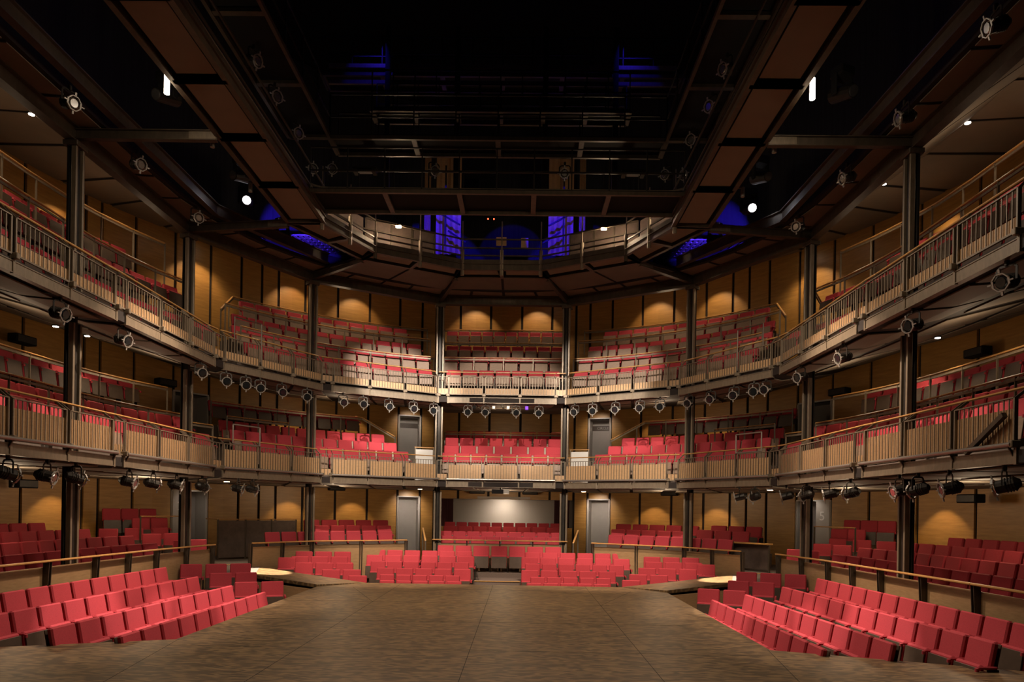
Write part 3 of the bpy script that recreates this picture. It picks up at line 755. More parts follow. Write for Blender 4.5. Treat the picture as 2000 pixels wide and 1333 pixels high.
for s in (-1, 1):
    for k in range(7):
        y0, y1 = CROSS[k], CROSS[k + 1]
        if y1 < 7: continue
        catwalk('', [(s * 5.43, y0), (s * 5.43, y1), (s * 4.5, y1), (s * 4.5, y0)],
                f'{SIDE[s]} straight lighting catwalk bay, {ORD[7 - k]} from the far corner', 1, tubes=False)
    catwalk('', [mir(RIN[2], s), mir(RIN[1], s), mir(RII[1], s), mir(RII[2], s)], f'{SIDE[s]} far corner section of the lighting catwalk', 2, False)
    catwalk('', [mir(RIN[1], s), mir(RIN[0], s), mir(RII[0], s), mir(RII[1], s)], f'{SIDE[s]} back section of the lighting catwalk beside the centre', 2)
catwalk('', [(-1.45, 21.6), (1.45, 21.6), (1.2, 20.9), (-1.2, 20.9)], 'back centre section of the lighting catwalk', 2, False)
# bridges over the stage
def bridge(label, x0, x1, y0, y1, z, n, along='x', rails=True):
    mid = Vector(((x0 + x1) / 2, (y0 + y1) / 2, z)); t = thing('rigging_bridge', label, 'bridge', mid, 0, 'rigging bridges above the stage')
    f = MB()
    if along == 'x':
        for y in (y0, y1): f.bar((x0, y, z), (x1, y, z), .07, .09)
        for k in range(n + 1):
            x = x0 + (x1 - x0) * k / n; f.bar((x, y0, z), (x, y1, z), .12, .07)
    else:
        for x in (x0, x1): f.bar((x, y0, z), (x, y1, z), .07, .09)
        for k in range(n + 1):
            y = y0 + (y1 - y0) * k / n; f.bar((x0, y, z), (x1, y, z), .12, .07)
    rel(f, mid).build('frame', M['steel'], t)
    rel(MB().box((mid.x, mid.y, z + .07), (abs(x1 - x0), abs(y1 - y0), .02)), mid).build('grating', M['black'], t)
    if rails:
        g = MB()
        for zz in (.5, 1.05):
            if along == 'x':
                for y in (y0, y1): g.bar((x0, y, z + zz), (x1, y, z + zz), .03)
            else:
                for x in (x0, x1): g.bar((x, y0, z + zz), (x, y1, z + zz), .03)
        for k in range(n * 2 + 1):
            if along == 'x':
                x = x0 + (x1 - x0) * k / n / 2
                for y in (y0, y1): g.bar((x, y, z), (x, y, z + 1.05), .03)
            else:
                y = y0 + (y1 - y0) * k / n / 2
                for x in (x0, x1): g.bar((x, y, z), (x, y, z + 1.05), .03)
        rel(g, mid).build('guard_rail', M['darkst'], t)
bridge('lower rigging bridge crossing between the two side catwalks', -4.5, 4.5, 16.4, 17.55, E + 7.6, 5)
bridge('upper rigging bridge above the lower crossing bridge', -4.1, 4.1, 16.6, 17.4, E + 9.0, 4)
for s in (-1, 1): bridge(f'{SIDE[s]} upper rigging gallery above the side catwalk', s * 4.1, s * 5.1, 4, 16.6, E + 9.0, 6, 'y')
bridge('high back rigging gallery with pale twin girders', -5, 5, 18.9, 19.6, E + 12.0, 6)
bridge('small high rigging bridge with broken pale edges', -3.4, 3.4, 18.0, 18.6, E + 10.5, 6)
for i, (z, y) in enumerate(((11.75, 18.85), (12.2, 18.85))):
    tag(MB().bar((-4.8, y, E + z), (4.8, y, E + z), .06, .11).build('girder', M['grey']), f'{("lower", "upper")[i]} pale twin girder high over the back of the stage', 'girder')
for s in (-1, 1):
    for k, x in enumerate((1.2, 3.1)):
        tag(MB().box((s * x, 18.6, E + 10.6), (.14, .14, 5.0)).build('rigging_post', M['darkst']), f'{("inner", "outer")[k]} {SIDE[s]} hanging rigging post above the bridges', 'post')
# rounded scaffold tube running round inside the catwalk
rp = [(-4.75, 5), (-4.75, 16.6)] + [(-4.25 - .5 * cos(a), 16.6 + .5 * sin(a)) for a in [radians(d) for d in (20, 45, 70, 90)]] 
rp += [(4.25 + .5 * cos(a), 16.6 + .5 * sin(a)) for a in [radians(d) for d in (90, 70, 45, 20)]] + [(4.75, 16.6), (4.75, 5)]
tag(MB().path([(x, y, E + 8.0) for x, y in rp], .03, 8).build('lighting_pipe', M['grey']), 'thin steel lighting pipe with rounded corners inside the catwalk', 'pipe')
# ------------------------------------------------------------------ stage house and gallery drapes
for s in (-1, 1):
    bm = MB()
    for a, b in zip(range(-58, 90, 4), range(-54, 94, 4)):
        b = min(b, 90)
        bm.prism([P(1.6, a, s), P(1.6, b, s), P(1.7, b, s), P(1.7, a, s)], E + 8.75, E + 15)
    struct(f'wall_{SIDE[s]}', bm, M['drape'])
struct('ceiling', MB().box((0, 14, E + 15.2), (26, 46, .3)), M['black'])
bm = MB()
for s in (-1, 1): bm.box((s * 13.1, -2, 7), (.2, 20, 16))
struct('wall_front', bm.box((0, -8, 7), (30, .2, 20)), M['black'])

# grilles lit blue behind the corner openings
for s in (-1, 1):
    g = MB()
    gm = None
    for k in range(26): g.bar((s * (4.6 + k * .17), 21.6 - .0 * k, E + 8.6), (s * (4.6 + k * .17), 24.4, E + 8.9), .09, .03)
    for k in range(9): g.bar((s * 4.5, 21.7 + k * .33, E + 8.63 + .033 * k), (s * 9, 21.7 + k * .33, E + 8.63 + .033 * k), .05, .03)
    tag(g.build('floor_grille', M['grey']), f'steel floor grille glowing blue behind the {SIDE[s]} corner opening', 'grille')
    light('SPOT', (s * 5.9, 20.6, E + 8.1), 1100, (.05, .02, 1), (s * 6.9, 22.6, E + 8.7), .04, 58, .3)
    light('SPOT', (s * 1.0, 20.4, E + 11.3), 1500, (.02, .005, 1), (s * 2.0, 23.3, E + 9.6), .02, 44, .2)
    light('SPOT', (s * 3.6, 18.0, E + 13.2), 40, (.04, .02, 1), (s * 3.6, 19.0, E + 12.0), .03, 60, .4)
    light('POINT', (s * 6.5, 15.5, E + 10.5), 5, (.03, .01, 1), size=.1)
    # pale strips added in front of the dark drapes to catch the blue light
    for x0, x1, nm in ((1.5, 2.35, 'broad'), (2.55, 2.75, 'narrow')):
        g = MB(); n = 9
        for k in range(n):
            a0, a1 = x0 + (x1 - x0) * k / n, x0 + (x1 - x0) * (k + 1) / n; y0, y1 = (23.35, 23.4) if k % 2 else (23.4, 23.35)
            g.bar((s * a0, y0, E + 10.4), (s * a1, y1, E + 10.4), .01, 3.4)
        tag(g.build('blue_catch_strip', M['slat']), f'{nm} pale added strip catching blue light at the back of the {SIDE[s]} gallery', 'curtain')
    q = MB(); 
    for a, b in (((1.5, 9.6), (2.4, 10.1)), ((2.0, 8.9), (2.0, 11.6)), ((1.3, 9.0), (1.9, 9.4))): q.bar((s * a[0], 23.1, E + a[1]), (s * b[0], 23.1, E + b[1]), .05)
    tag(q.build('bracing', M['darkst']), f'dark bracing bars before the blue-lit strips on the {SIDE[s]}', 'bracing')
light('SPOT', (0.3, 20.4, E + 12.0), 500, (.05, .02, 1), (0.25, 23.3, E + 10.6), .02, 26, .2)
for (x, z, a_, b_, nm) in ((.35, 10.4, .5, .5, 'large square'), (-.1, 10.3, .25, .2, 'small upper'), (-.1, 9.15, .35, .3, 'small lower'), (.7, 9.1, .25, .35, 'upright right')):
    tag(MB().box((x, 23.35, E + z), (a_, .02, b_)).build('pale_board', M['slat']), f'{nm} pale board in blue light behind the back centre catwalk', 'board')
tag(MB().tube((-.55, 23.0, E + 9.75), (-.55, 23.0, E + 9.79), .02, 8).build('indicator_lamp', M['redled']), 'tiny red indicator lamp left behind the back centre catwalk', 'lamp')
tag(MB().tube((-.35, 23.0, E + 9.75), (-.35, 23.0, E + 9.79), .02, 8).build('indicator_lamp', M['redled']), 'tiny red indicator lamp nearest the centre behind the back catwalk', 'lamp')
# dark panelled screens behind the back catwalk, with a bulkhead lamp each
for s in (-1, 1):
    t = thing('panelled_screen', f'dark framed panel screen behind the {SIDE[s]} back catwalk, lit by a bulkhead lamp', 'screen', (s * 3.05, 20.75, ZC + .2), s * -radians(29))
    MB().box((0, .1, .55), (2.2, .04, 1.1)).build('panel', M['rust'], t)
    for x in (-1.1, -.3, .35, 1.1): MB().box((x, .07, .55), (.05, .05, 1.1)).build('frame_bar', M['steel'], t)
    MB().box((0, .07, 1.1), (2.2, .06, .05)).build('top_rail', M['steel'], t)
    t2 = thing('bulkhead_lamp', f'small glowing bulkhead lamp above the {SIDE[s]} back catwalk', 'lamp', (s * 3.0, 19.95, E + 8.22))
    MB().box((0, .05, .06), (.2, .1, .05), None, .01).build('lamp_body', M['black'], t2)
    MB().box((0, 0, 0), (.17, .1, .06), None, .02).build('lamp_glass', M['glow2'], t2)
    light('POINT', (s * 3.0, 19.95, E + 8.1), 45, WARM, size=.05)
    # long panelled fascia on the far corner section
    t = thing('catwalk_fascia', f'dark fascia with oak strip behind the {SIDE[s]} far corner catwalk', 'fascia', (0, 0, 0))
    a, b = Vector((*mir(RIN[2], s), ZC + .75)), Vector((*mir(RIN[1], s), ZC + .75))
    MB().bar(a, b, .03, 1.0).build('fascia_panel', M['rust'], t)
    MB().bar(a + Vector((0, 0, -.42)), b + Vector((0, 0, -.42)), .07, .07).build('oak_strip', M['oak'], t)
    light('SPOT', (s * 4.5, 17.9, E + 8.25), 70, WARM, (s * 4.9, 19.4, E + 7.6), .04, 120, .8)

# ------------------------------------------------------------------ rails of the rows
def grail(pts, z, label, posts=1.1, m='steel', hz=.95, wood='oak', second=True, group='guard rails between seat rows', ends=True):
    zf = z if callable(z) else (lambda i: z)
    v = [Vector((p[0], p[1], E + zf(i))) for i, p in enumerate(pts)]
    mid = v[len(v) // 2].copy(); t = thing('guard_rail', label, 'rail', mid, 0, group)
    h = MB(); g = MB()
    for a, b in zip(v, v[1:]):
        h.bar(a, b, .06, .035, bev=.01)
        if second: g.bar(a - Vector((0, 0, .07)), b - Vector((0, 0, .07)), .03, .05)
    rel(h, mid).build('handrail', M[wood], t)
    if second: rel(g, mid).build('under_bar', M['grey'], t)
    L = 0; last = -9
    tot = sum((b - a).length for a, b in zip(v, v[1:])); n = max(1, round(tot / posts)); want = [tot * k / n for k in range(n + 1)]
    for a, b in zip(v, v[1:]):
        l = (b - a).length
        for w_ in want:
            if L - 1e-4 <= w_ <= L + l + 1e-4 and w_ - last > .05:
                p = a.lerp(b, min(1, max(0, (w_ - L) / l))); last = w_
                rel(MB().bar(p, p - Vector((0, 0, hz)), .045, .016), mid).build('post', M[m], t)
        L += l
    return t
grail([(-2.15, 24.72), (2.15, 24.72)], 5.46, 'oak guard rail before the second row, centre block of second circle', hz=.9, m='grey')
grail([(-2.35, 26.6), (2.35, 26.6)], 6.46, 'oak guard rail before the back row, centre block of second circle', m='grey')
grail([(-2.5, 27.75), (2.5, 27.75)], 7.27, 'top oak guard rail behind the back row, centre of second circle', m='grey')
grail([(-2.3, 26.65), (2.3, 26.65)], 2.96, 'oak guard rail before the back row, centre block of first circle', hz=.7)
for s in (-1, 1):
    S = SIDE[s]
    grail(arc(.95, 33, 74.5, s, 5), 5.48, f'oak guard rail before the second row, {S} curved block of second circle', m='grey')
    grail(arc(1.9, 33.5, 74.5, s, 5), 6.35, f'oak guard rail before the third row, {S} curved block of second circle', m='grey')
    pp = arc(3.7, 40, 75, s, 5); zz = [7.2] * len(pp)
    pp = [P(2.6, 35, s)] + pp; zz = [6.35] + zz
    grail(pp, lambda i, zz=zz: zz[i], f'top oak guard rail ending in a sloped end, {S} curved block of second circle', m='grey')
    grail(arc(1.02, -40, 22, s, 6), 6.3, f'heavy oak guard rail before the second row, {S} straight side of second circle', hz=1.5, m='grey')
    grail(arc(2.35, -40, 24, s, 6), 7.7, f'high oak guard rail, {S} straight side of second circle', hz=1.3, m='grey')
    grail([P(1.0, 22, s), P(2.0, 26, s)], 6.25, f'short cross rail closing the second row, {S} side of second circle', second=True)
    grail([P(1.5, 31.5, s), P(.7, 31, s)], lambda i: (5.3, 4.95)[i], f'short sloping handrail at the {S} stair of second circle', second=False)
    # first circle
    pp = arc(2.75, 34, 62, s, 5); zz = [3.36] * len(pp); pp = pp + [P(1.9, 67.5, s)]; zz = zz + [2.62]
    grail(pp, lambda i, zz=zz: zz[i], f'dark oak rail with sloped end before the back row, {S} curved block of first circle', hz=.8)
    grail(arc(1.85, 34, 46, s, 4), 2.80, f'short oak rail before the third row, {S} curved block of first circle', hz=.6)
    grail(arc(.95, -38, 21, s, 6), 2.52, f'oak guard rail before the second row, {S} straight side of first circle', m='grey')
    grail(arc(2.15, -38, 24, s, 6), 3.42, f'oak guard rail before the third row, {S} straight side of first circle', m='grey', hz=1.1)
    grail([P(.95, 23, s), P(.95, 27.5, s)], 2.33, f'short oak rail at the aisle, {S} side of first circle', hz=.9, m='grey')
    # stalls terrace front: timber wall + rail on raking posts
    segs = [([(2.45, 23.05), (5.7, 21.2), (7.15, 19.35)][1:] if False else [(3.1, 22.95), (5.75, 21.25), (7.0, 19.55)], f'{S} curved part'),
            ([(7.62, 18.55), (7.9, 16.2), (7.98, 14.0), (8.05, 11.2), (8.1, 8)], f'{S} straight part')]
    for pts_, nm in segs:
        v = [Vector((*mir(p, s), 0)) for p in pts_]; mid = v[len(v) // 2].copy()
        t = thing('terrace_front', f'low timber front with oak rail before the rear stalls, {nm}', 'railing', mid, 0, 'terrace fronts of the rear stalls')
        h = MB(); pn = MB()
        for a, b in zip(v, v[1:]):
            h.bar(a + Vector((0, 0, E - 1.1)), b + Vector((0, 0, E - 1.1)), .07, .04, bev=.012)
            e = (b - a).normalized(); n = Vector((e.y, -e.x, 0)); n = n if n.dot(a - Vector((0, 14, 0))) > 0 else -n
            pn.bar(a + n * .14 + Vector((0, 0, .28)), b + n * .14 + Vector((0, 0, .28)), .03, 1.06)
            k = max(1, round((b - a).length / 1.3))
            for j in range(k + 1):
                p = a.lerp(b, j / k)
                q = MB()
                for dd in (-.035, .035):
                    c4 = [p - n * .0 + Vector((0, 0, E - 1.12)), p + n * .12 + Vector((0, 0, E - 1.12)), p + n * .12 + Vector((0, 0, -.3)), p + n * .07 + Vector((0, 0, -.3))]
                    q.add([v_ + e * (dd + k2 * .012) for k2 in (0, 1) for v_ in c4], [(0, 1, 2, 3), (7, 6, 5, 4), (0, 4, 5, 1), (1, 5, 6, 2), (2, 6, 7, 3), (3, 7, 4, 0)])
                rel(q, mid).build('post', M['steel'], t)
        rel(h, mid).build('handrail', M['oak'], t); rel(pn, mid).build('timber_panel', M['panel'], t)
    # centre flight handrail
    grail([(s * 2.75, 24.2), (s * 2.5, 23.1)], lambda i: (-.72, -1.12)[i], f'sloping oak handrail beside the centre terrace, {S} end', hz=.85, second=False, posts=1.0)
    # partition with sound desk
    a, b = Vector((s * 9.09, 22.02, 0)), Vector((s * 7.23, 24.07, 0)); e = (b - a).normalized(); mid = (a + b) / 2
    if s < 0:
        t = thing('desk_partition', 'tall dark metal partition with oak top around the left mixing desk', 'partition', (mid.x, mid.y, .1))
        o2 = Vector((a.x, a.y, 0)) + Vector((.35, -.55, 0))
        rel(MB().bar(a + Vector((0, 0, 1.55)), b + Vector((0, 0, 1.55)), .08, .03, bev=.008).bar(a + Vector((0, 0, 1.55)), a + Vector((-.6, .5, 1.55)), .08, .03), t.location).build('top_rail', M['oak'], t)
        n_ = 3
        for k in range(n_):
            p, q = a.lerp(b, k / n_), a.lerp(b, (k + 1) / n_)
            rel(MB().bar(p + e * .02 + Vector((0, 0, .9)), q - e * .02 + Vector((0, 0, .9)), .025, 1.22), t.location).build('metal_panel', M['rust'], t)
        for k in range(n_ + 1):
            p = a.lerp(b, k / n_); rel(MB().bar(p + Vector((0, 0, .0)), p + Vector((0, 0, 1.54)), .05, .05), t.location).build('post', M['steel'], t)
        rel(MB().bar(a + Vector((0, 0, .22)), b + Vector((0, 0, .22)), .03, .03), t.location).build('foot_bar', M['grey'], t)
    # desk rail of the raised box
    grail([P(2.35, 20.5, s), P(2.45, 28.5, s)], -.38, f'oak desk rail before the {S} raised box in the rear stalls', hz=.75, second=False, posts=3)
    # guard frame standing on the first circle front
    A = Vector((*mir((6.75, 19.35), s), 0)); B = Vector((*mir((7.2, 18.6), s), 0)); e = (B - A).normalized(); c = (A + B) / 2
    t = thing('safety_barrier', f'tubular grey barrier standing on the {S} first circle front', 'frame', (c.x, c.y, E + 1.65))
    bm = MB(); z0, z1 = E + 1.68, E + 2.2
    for p, q in (((A, z0), (A, z1)), ((A, z1), (B, z1)), ((B, z1), (B, z0)), ((B, z0), (A, z0))): bm.tube(p[0] + Vector((0, 0, p[1])), q[0] + Vector((0, 0, q[1])), .02, 8)
    rel(bm, t.location).build('tube_frame', M['pipe'], t)
    t = thing('safety_barrier', f'tubular grey barrier standing on the {S} second circle front', 'frame', (c.x, c.y, E + 4.6))
    bm = MB(); z0, z1 = E + 4.0, E + 5.15
    for p, q in (((A, z0), (A, z1)), ((A, z1), (B, z1)), ((B, z1), (B, z0))): bm.tube(p[0] + Vector((0, 0, p[1])), q[0] + Vector((0, 0, q[1])), .018, 8)
    rel(bm, t.location).build('tube_frame', M['steel'], t)
# short desk front to the right where the partition stands on the left
t = thing('desk_rail', 'oak topped desk front with dark chairs behind the right aisle', 'desk', (7.78, 21.25, .23), -radians(54))
MB().box((0, 0, .86), (1.5, .3, .04), None, .008).build('desk_top', M['oak'], t)
MB().box((0, .08, .45), (1.4, .03, .75)).build('desk_front', M['rust'], t)
for x in (-.72, .72): MB().box((x, 0, .42), (.05, .05, .84)).build('leg', M['steel'], t)
# centre terrace front
t = thing('terrace_front', 'low timber front with oak rail before the rear stalls, centre part', 'railing', (0, 23.72, 0), 0, 'terrace fronts of the rear stalls')
MB().bar((-2.35, 0, E - 1.1), (2.35, 0, E - 1.1), .07, .04, bev=.012).build('handrail', M['oak'], t)
MB().box((0, .16, .28), (4.6, .03, 1.06)).build('timber_panel', M['panel'], t)
for x in (-2.3, -1.15, 0, 1.15, 2.3): MB().box((x, .08, .35), (.04, .05, 1.1)).build('post', M['darkst'], t)
# piebald screens beside the door aisle on the first circle
for s in (-1, 1):
    p = P(.75, 72.5, s); t = thing('aisle_screen', f'bright cream panelled gate beside the {SIDE[s]} centre column on the first circle', 'gate', (p[0], p[1], L1), face(72, s))
    MB().box((0, .0, .62), (.62, .03, 1.1)).build('panel', M['white'], t)
    for x in (-.33, .33): MB().box((x, -.03, .62), (.035, .035, 1.24)).build('post', M['grey'], t)
    MB().box((0, -.03, 1.24), (.72, .05, .03)).build('top_rail', M['oak'], t)

# ------------------------------------------------------------------ lanterns
def make_lantern(label, loc, rz, tilt, group, dark=False, lensm='lens'):
    t = thing('stage_lantern', label, 'stage light', loc, rz, group)
    R = Matrix.Rotation(tilt, 3, 'X')
    def tr(bm): bm.v = [tuple(R @ Vector(p) + Vector((0, 0, -.28))) for p in bm.v]; return bm
    b = MB().tube((0, -.10, 0), (0, .14, 0), .095, 12)
    for k in range(4): b.tube((0, .02 + k * .035, 0), (0, .03 + k * .035, 0), .108, 12)
    b.tube((0, .14, 0), (0, .2, 0), .095, 12, .05)
    hs = tr(b).build('housing', M['black'] if dark else M['darkst'], t)
    f = MB(); n = 8
    for i in range(n):
        a0, a1 = 2 * pi * (i + .5) / n, 2 * pi * (i + 1.5) / n
        f.bar((.125 * cos(a0), -.12, .125 * sin(a0)), (.125 * cos(a1), -.12, .125 * sin(a1)), .03, .016)
    for a in (0, pi / 2, pi, 3 * pi / 2): f.bar((.13 * cos(a), -.12, .13 * sin(a)), (.185 * cos(a), -.12, .185 * sin(a)), .03, .02)
    tr(f).build('colour_frame', M['sgrey'], hs)
    tr(MB().tube((0, -.105, 0), (0, -.125, 0), .088, 14, .07)).build('lens', M[lensm], hs)
    y = MB(); pts_ = [(-.14, 0, -.28), (-.14, 0, -.1), (-.1, 0, -.06), (.1, 0, -.06), (.14, 0, -.1), (.14, 0, -.28)]
    for a, c in zip(pts_, pts_[1:]): y.bar(a, c, .03, .012, up=(0, 1, 0))
    y.build('yoke', M['darkst'], t)
    MB().box((0, 0, -.02), (.05, .06, .09), None, .01).tube((0, 0, -.02), (0, 0, .03), .03, 8).build('clamp', M['darkst'], t)
    return t
L2POS = [(-7.38, 17.19), (-7.4, 13.9), (-7.42, 12.03), (-7.24, 18.34), (-6.93, 18.88), (-6.69, 19.3), (-6.31, 19.95), (-5.83, 20.77), (-4.98, 21.71), (-4.42, 22.04),
         (-3.68, 22.46), (-2.94, 22.9), (-2.3, 23.27), (-1.16, 23.52), (-0.55, 23.52), (0.49, 23.52), (1.27, 23.52), (2.47, 23.16), (3.03, 22.84), (3.74, 22.43),
         (4.46, 22.02), (5.03, 21.69), (5.74, 20.94), (6.19, 20.15), (6.63, 19.4), (6.98, 18.79), (7.18, 18.44), (7.39, 16.73), (7.4, 14.6), (7.42, 12.08), (7.44, 9.81)]
L1POS = [(-7.43, 10.88), (-7.42, 11.77), (-7.41, 12.52), (-7.4, 14.2), (-7.39, 15.1), (-7.39, 16.12), (-7.38, 17.37), (-7.02, 18.72), (-6.79, 19.12), (6.75, 19.18), (7.02, 18.71),
         (7.38, 17.48), (7.39, 16.29), (7.39, 15.11), (7.4, 14.17), (7.41, 12.4), (7.42, 11.85), (7.43, 11.01), (7.44, 9.79)]
SM = [(-4.56, 13.28), (-4.57, 14.43), (-4.58, 15.81), (-4.72, 17.47), (-4.24, 17.46), (4.5, 13.41), (4.56, 14.63), (4.49, 15.94), (-1.63, 17.49), (1.66, 17.56), (4.25, 17.58), (4.74, 17.57)]
RB = [(-7.38, 12.14), (-7.38, 14.29), (-7.4, 16.9), (7.39, 10.05), (7.37, 12.35), (7.4, 14.54), (7.4, 17.03)]
proto = None; cnt = {}
def put(x, y, z, tilt, place, grp, aim=None, sc_=1.):
    global proto
    s = -1 if x < -.0 else 1; key = (s, place); cnt[key] = cnt.get(key, 0) + 1
    return (x, y, z, tilt, place, grp, s, sc_)
allL = []
for x, y in L2POS: allL.append((x, y, E + 3.62, 'under second circle front', 'lanterns under the second circle'))
for x, y in L1POS: allL.append((x, y, E + .72, 'under first circle front', 'lanterns under the first circle'))
for x, y in SM: allL.append((x, y, E + 8.95, 'hung in the rig over the stage', 'lanterns in the rig'))
for x, y in RB: allL.append((x, y, E + 7.42, 'under roof edge beam', 'lanterns under the roof edge beam'))
tilts = {}
for i, (x, y, z, place, grp) in enumerate(allL):
    s = -1 if x < 0 else 1
    order = sorted([q for q in allL if q[3] == place and (q[0] < 0) == (x < 0)], key=lambda q: (-q[1], abs(q[0])))
    k = [q[:3] for q in order].index((x, y, z)) + 1
    side_ = abs(x) > 7.3
    lab = f'black lantern {place}, {ORD[k]} on the {SIDE[s]} from the back'
    rz = atan2(x - s * .5, -(12 - y)) if y > 13 else s * pi / 2
    rz = atan2(y - 12, x) - pi / 2 if y > 13.5 else -s * pi / 2 * .9
    if 'first' in place: rz = -s * radians(150 if i % 2 else 100)
    rz += random.uniform(-.25, .25)
    tl = radians(random.uniform(5, 22)) if 'second' in place else radians(random.uniform(0, 15))
    off = Vector((x, y - 14, 0)).normalized() * .1
    lm = 'chrome' if 'second' not in place else 'lens'
    protos_l = globals().setdefault('protos_l', {})
    proto = protos_l.get(lm)
    if proto is None:
        protos_l[lm] = make_lantern(lab, (x + off.x, y + off.y, z), rz, radians(14), grp, lensm=lm)
    else:
        o = dup(proto, (x + off.x, y + off.y, z), rz, lab, grp, (1, 1, 1))
# moving heads by the catwalks
def moving(label, loc, rz, lit):
    t = thing('moving_light', label, 'moving light', loc, rz, 'moving lights outside the catwalks')
    MB().box((0, 0, .12), (.36, .3, .2), None, .03).build('base', M['black'], t)
    for x in (-.2, .2): MB().box((x, 0, -.14), (.06, .12, .42), None, .02).build('arm', M['black'], t)
    MB().tube((0, .2, -.2), (0, -.26, -.36), .15, 12, .12).build('head', M['darkst'], t)
    MB().tube((0, -.262, -.361), (0, -.275, -.366), .1, 16).build('lens', M['glowc'] if lit else M['chrome'], t)
moving('moving light with a glowing white lens outside the left catwalk', (-6.65, 17.95, E + 8.3), .35, True)
moving('moving light with a glowing white lens outside the right catwalk', (6.6, 18.1, E + 8.3), .0, True)
for x, y, lb in ((-6.4, 13.4, 'left catwalk, nearest the camera'), (-6.25, 16.6, 'left catwalk near the third strut'), (6.7, 13.1, 'right catwalk, nearest the camera'),
                 (6.3, 16.4, 'right catwalk near the third strut'), (-6.5, 20.2, 'left corner opening lit blue'), (6.3, 20.2, 'right corner opening lit blue')):
    moving(f'dark moving light hanging by the {lb}', (x, y, E + 8.3), -.4 if x < 0 else .4, False)
for s in (-1, 1):
    for k, (y, lit) in enumerate([(12.05, True), (15.8, False), (13.85, False), (17.75, False)]):
        lab = (f'glowing white tube lamp on the {SIDE[s]} catwalk' if lit else f'grey tube fitting on the {SIDE[s]} catwalk, {["", "second", "nearest", "farthest"][k]} from the far strut')
        t = thing('tube_fitting', lab, 'fitting', (s * 5.7, y, E + 7.3), 0, 'tube fittings below the catwalk')
        hh = .34 if lit else .2
        MB().tube((0, 0, -.02), (0, 0, hh), .045, 12).build('tube', M['glow'] if lit else M['sgrey'], t)
        MB().box((-s * .12, 0, hh), (.3, .05, .04)).build('bracket', M['steel'], t)
        if lit: light('POINT', (s * 5.62, y, E + 7.3), 12, WARM, size=.05)
    t = thing('flood_light', f'unlit rectangular flood light on the {SIDE[s]} of the lower bridge', 'flood light', (s * 3.45, 17.6, E + 8.7), 0, 'flood lights on the bridge')
    MB().box((0, 0, .02), (.62, .26, .05), None, .01).box((-.24, 0, -.04), (.1, .22, .1)).box((.24, 0, -.04), (.1, .22, .1)).build('housing', M['darkst'], t)
    MB().box((0, .02, -.05), (.34, .2, .06), Matrix.Rotation(.5, 3, 'X'), .01).build('reflector', M['white'], t)
# small devices beneath the second circle front, centre
for x, nm, m_, lb in ((-.95, 'control_box', 'black', 'small black box under the centre of the second circle'), (-.28, 'grey_box', 'sgrey', 'left small grey box under the centre of the second circle'),
                      (.22, 'grey_box', 'sgrey', 'right small grey box under the centre of the second circle'), (.86, 'colour_changer', 'purple', 'purple glowing unit under the centre of the second circle')):
    tag(MB().box((x, 23.6, E + 3.5), (.11, .1, .12), None, .01).build(nm, M[m_]), lb, 'box')
t = thing('projector', 'grey projector under the centre of the first circle', 'projector', (0, 23.6, E + .6))
MB().box((-.1, 0, 0), (.4, .3, .15), None, .015).build('body', M['black'], t); MB().box((.2, 0, 0), (.2, .3, .15), None, .01).build('front', M['sgrey'], t)
MB().box((0, 0, .12), (.05, .05, .12)).build('bracket', M['steel'], t)
# loudspeakers on the walls
def speaker(th, z, s, lab, off=.28, gx=.62):
    p = P(WALLR - off, th, s); t = thing('loudspeaker', lab, 'loudspeaker', (p[0], p[1], E + z), face(th, s), 'wall loudspeakers')
    MB().box((0, 0, 0), (gx, .3, .22), None, .02).build('cabinet', M['black'], t); MB().box((0, -.155, 0), (gx - .06, .012, .16)).build('grille', M['darkst'], t)
    MB().box((0, .2, .05), (.1, .14, .06)).build('bracket', M['steel'], t)
speaker(85, .72, -1, 'left black loudspeaker above the booth opening'); speaker(85, .72, 1, 'right black loudspeaker above the booth opening')
for s in (-1, 1):
    speaker(59, .72, s, f'black loudspeaker high on the {SIDE[s]} stalls wall between the doors')
    speaker(30, 3.9, s, f'black loudspeaker high on the {SIDE[s]} first circle wall'); speaker(9, 4.2, s, f'black loudspeaker with grey driver on the {SIDE[s]} first circle wall')
    speaker(8, .45, s, f'black loudspeaker high on the {SIDE[s]} stalls side wall', .6)
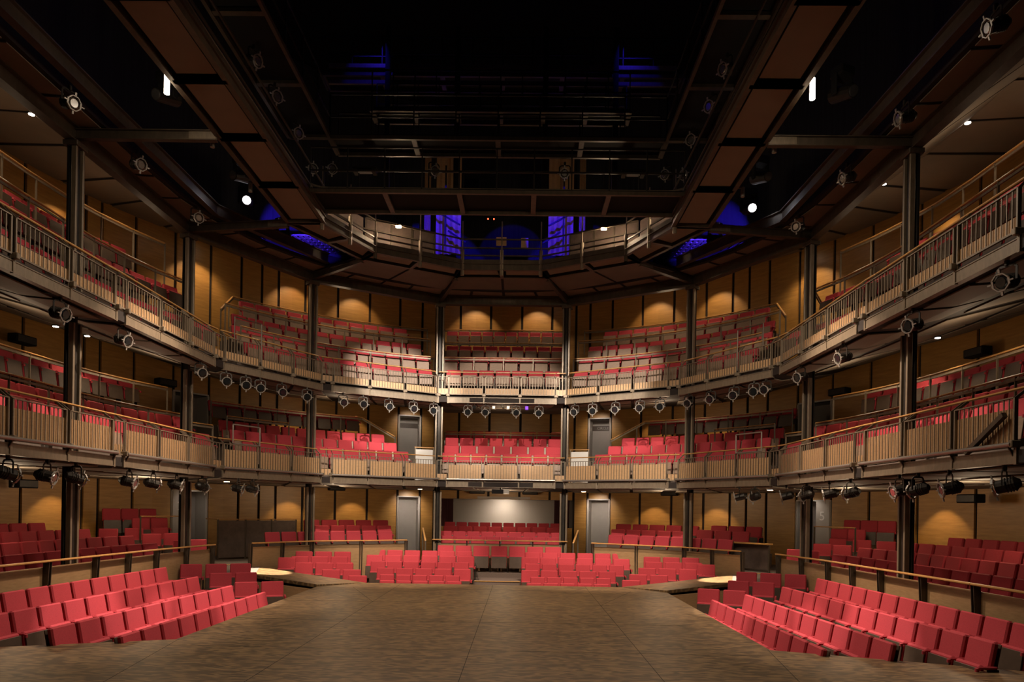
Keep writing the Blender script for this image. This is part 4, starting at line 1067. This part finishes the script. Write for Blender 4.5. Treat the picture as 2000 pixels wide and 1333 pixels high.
# ------------------------------------------------------------------ downlights
def downlight(x, y, z, lab, warm=False, r=.055, power=0, aim=None, angle=80):
    t = thing('downlight', lab, 'downlight', (x, y, z), 0, 'recessed downlights')
    MB().tube((0, 0, .01), (0, 0, -.02), r + .02, 14).build('trim_ring', M['darkst'], t)
    MB().tube((0, 0, -.018), (0, 0, -.03), r, 14).build('lamp', M['glow2'] if warm else M['glow'], t)
    if power: light('SPOT', (x, y, z - .06), power * K, WARM, aim or (x, y, 0), .04, angle, .6)
for s in (-1, 1):
    S = SIDE[s]
    downlight(s * 8.0, 20.1, E + .70, f'warm downlight under the first circle by the {S} entrance', True, .08, 110)
    downlight(s * 3.0, 25.05, E + .70, f'warm downlight under the first circle by the {S} centre door', True, .08, 70)
    for th, off, z, nm in ((14, 1.95, 8.78, 'above the third column'), (-2, 2.0, 8.80, 'above the side rows'), (31, 2.9, 8.82, 'by the corner wall'), (36.5, 3.5, 8.84, 'at the corner wall head'),
                           (41, .2, 7.56, 'over the corner ring beam'), (64, 2.2, 8.8, 'beside the back rows'), (82, 2.6, 8.83, 'over the centre back rows'), (-8, 2.8, 8.87, 'farther up the side ceiling')):
        p = P(off, th, s); downlight(p[0], p[1], E + z, f'small round downlight in the {S} roof soffit {nm}', False, .06, 55, None, 100)
    for th, off, z, nm in ((1, 1.7, 4.12, 'near the fourth column'), (10, 2.2, 4.32, 'past the fourth column')):
        p = P(off, th, s); downlight(p[0], p[1], E + z, f'bright downlight under the {S} second circle {nm}', False, .06, 55, None, 100)
p = P(3.4, 78, 1); downlight(p[0], p[1], E + 3.98, 'warm downlight under the second circle by the right door', True, .06, 30)
# wall washers: narrow lamps close to the wall above every other panel
WASH2 = [84.3, 62, 50.9, 34.8, 14.5, -10.9]
for s in (-1, 1):
    for th in WASH2:
        for z, pw, o in ((E + 8.75, 100, .95), (E + zwall2(th) - .12, 70, .8), (E + .68, 70, .8)):
            p = P(WALLR - o, th, s); q = P(WALLR + .1, th, s)
            if z < E + 1 and th in (84.3, 34.8): continue
            if abs(z - E - zwall2(th) + .12) < .01 and th == 34.8: continue
            light('SPOT', (p[0], p[1], z), pw * K, (1, .70, .40), (q[0], q[1], z - 2.6), .03, 80, .5)
    p = P(WALLR - .5, 23, s)
# soft fill points added under both circles and the roof, without fittings
for s in (-1, 1):
    for th in (55, 16, -12):
        p = P(1.3, th, s)
        light('POINT', (p[0], p[1], E + .45), 48 * K, WARM, size=.3); light('POINT', (p[0], p[1], E + 3.4), 26 * K, WARM, size=.3)
        light('POINT', (*P(1.4, th, s), E + 7.0), 22 * K, WARM, size=.3)
light('POINT', (0, 25.6, E + .4), 50 * K, WARM, size=.3); light('POINT', (0, 25.6, E + 3.4), 22 * K, WARM, size=.3)
tag(MB().bar((7.38, 10.35, E + .95), (7.38, 9.55, E + 1.42), .07, .07).build('diagonal_brace', M['steel']), 'diagonal steel brace at the near end of the right first circle front', 'brace')
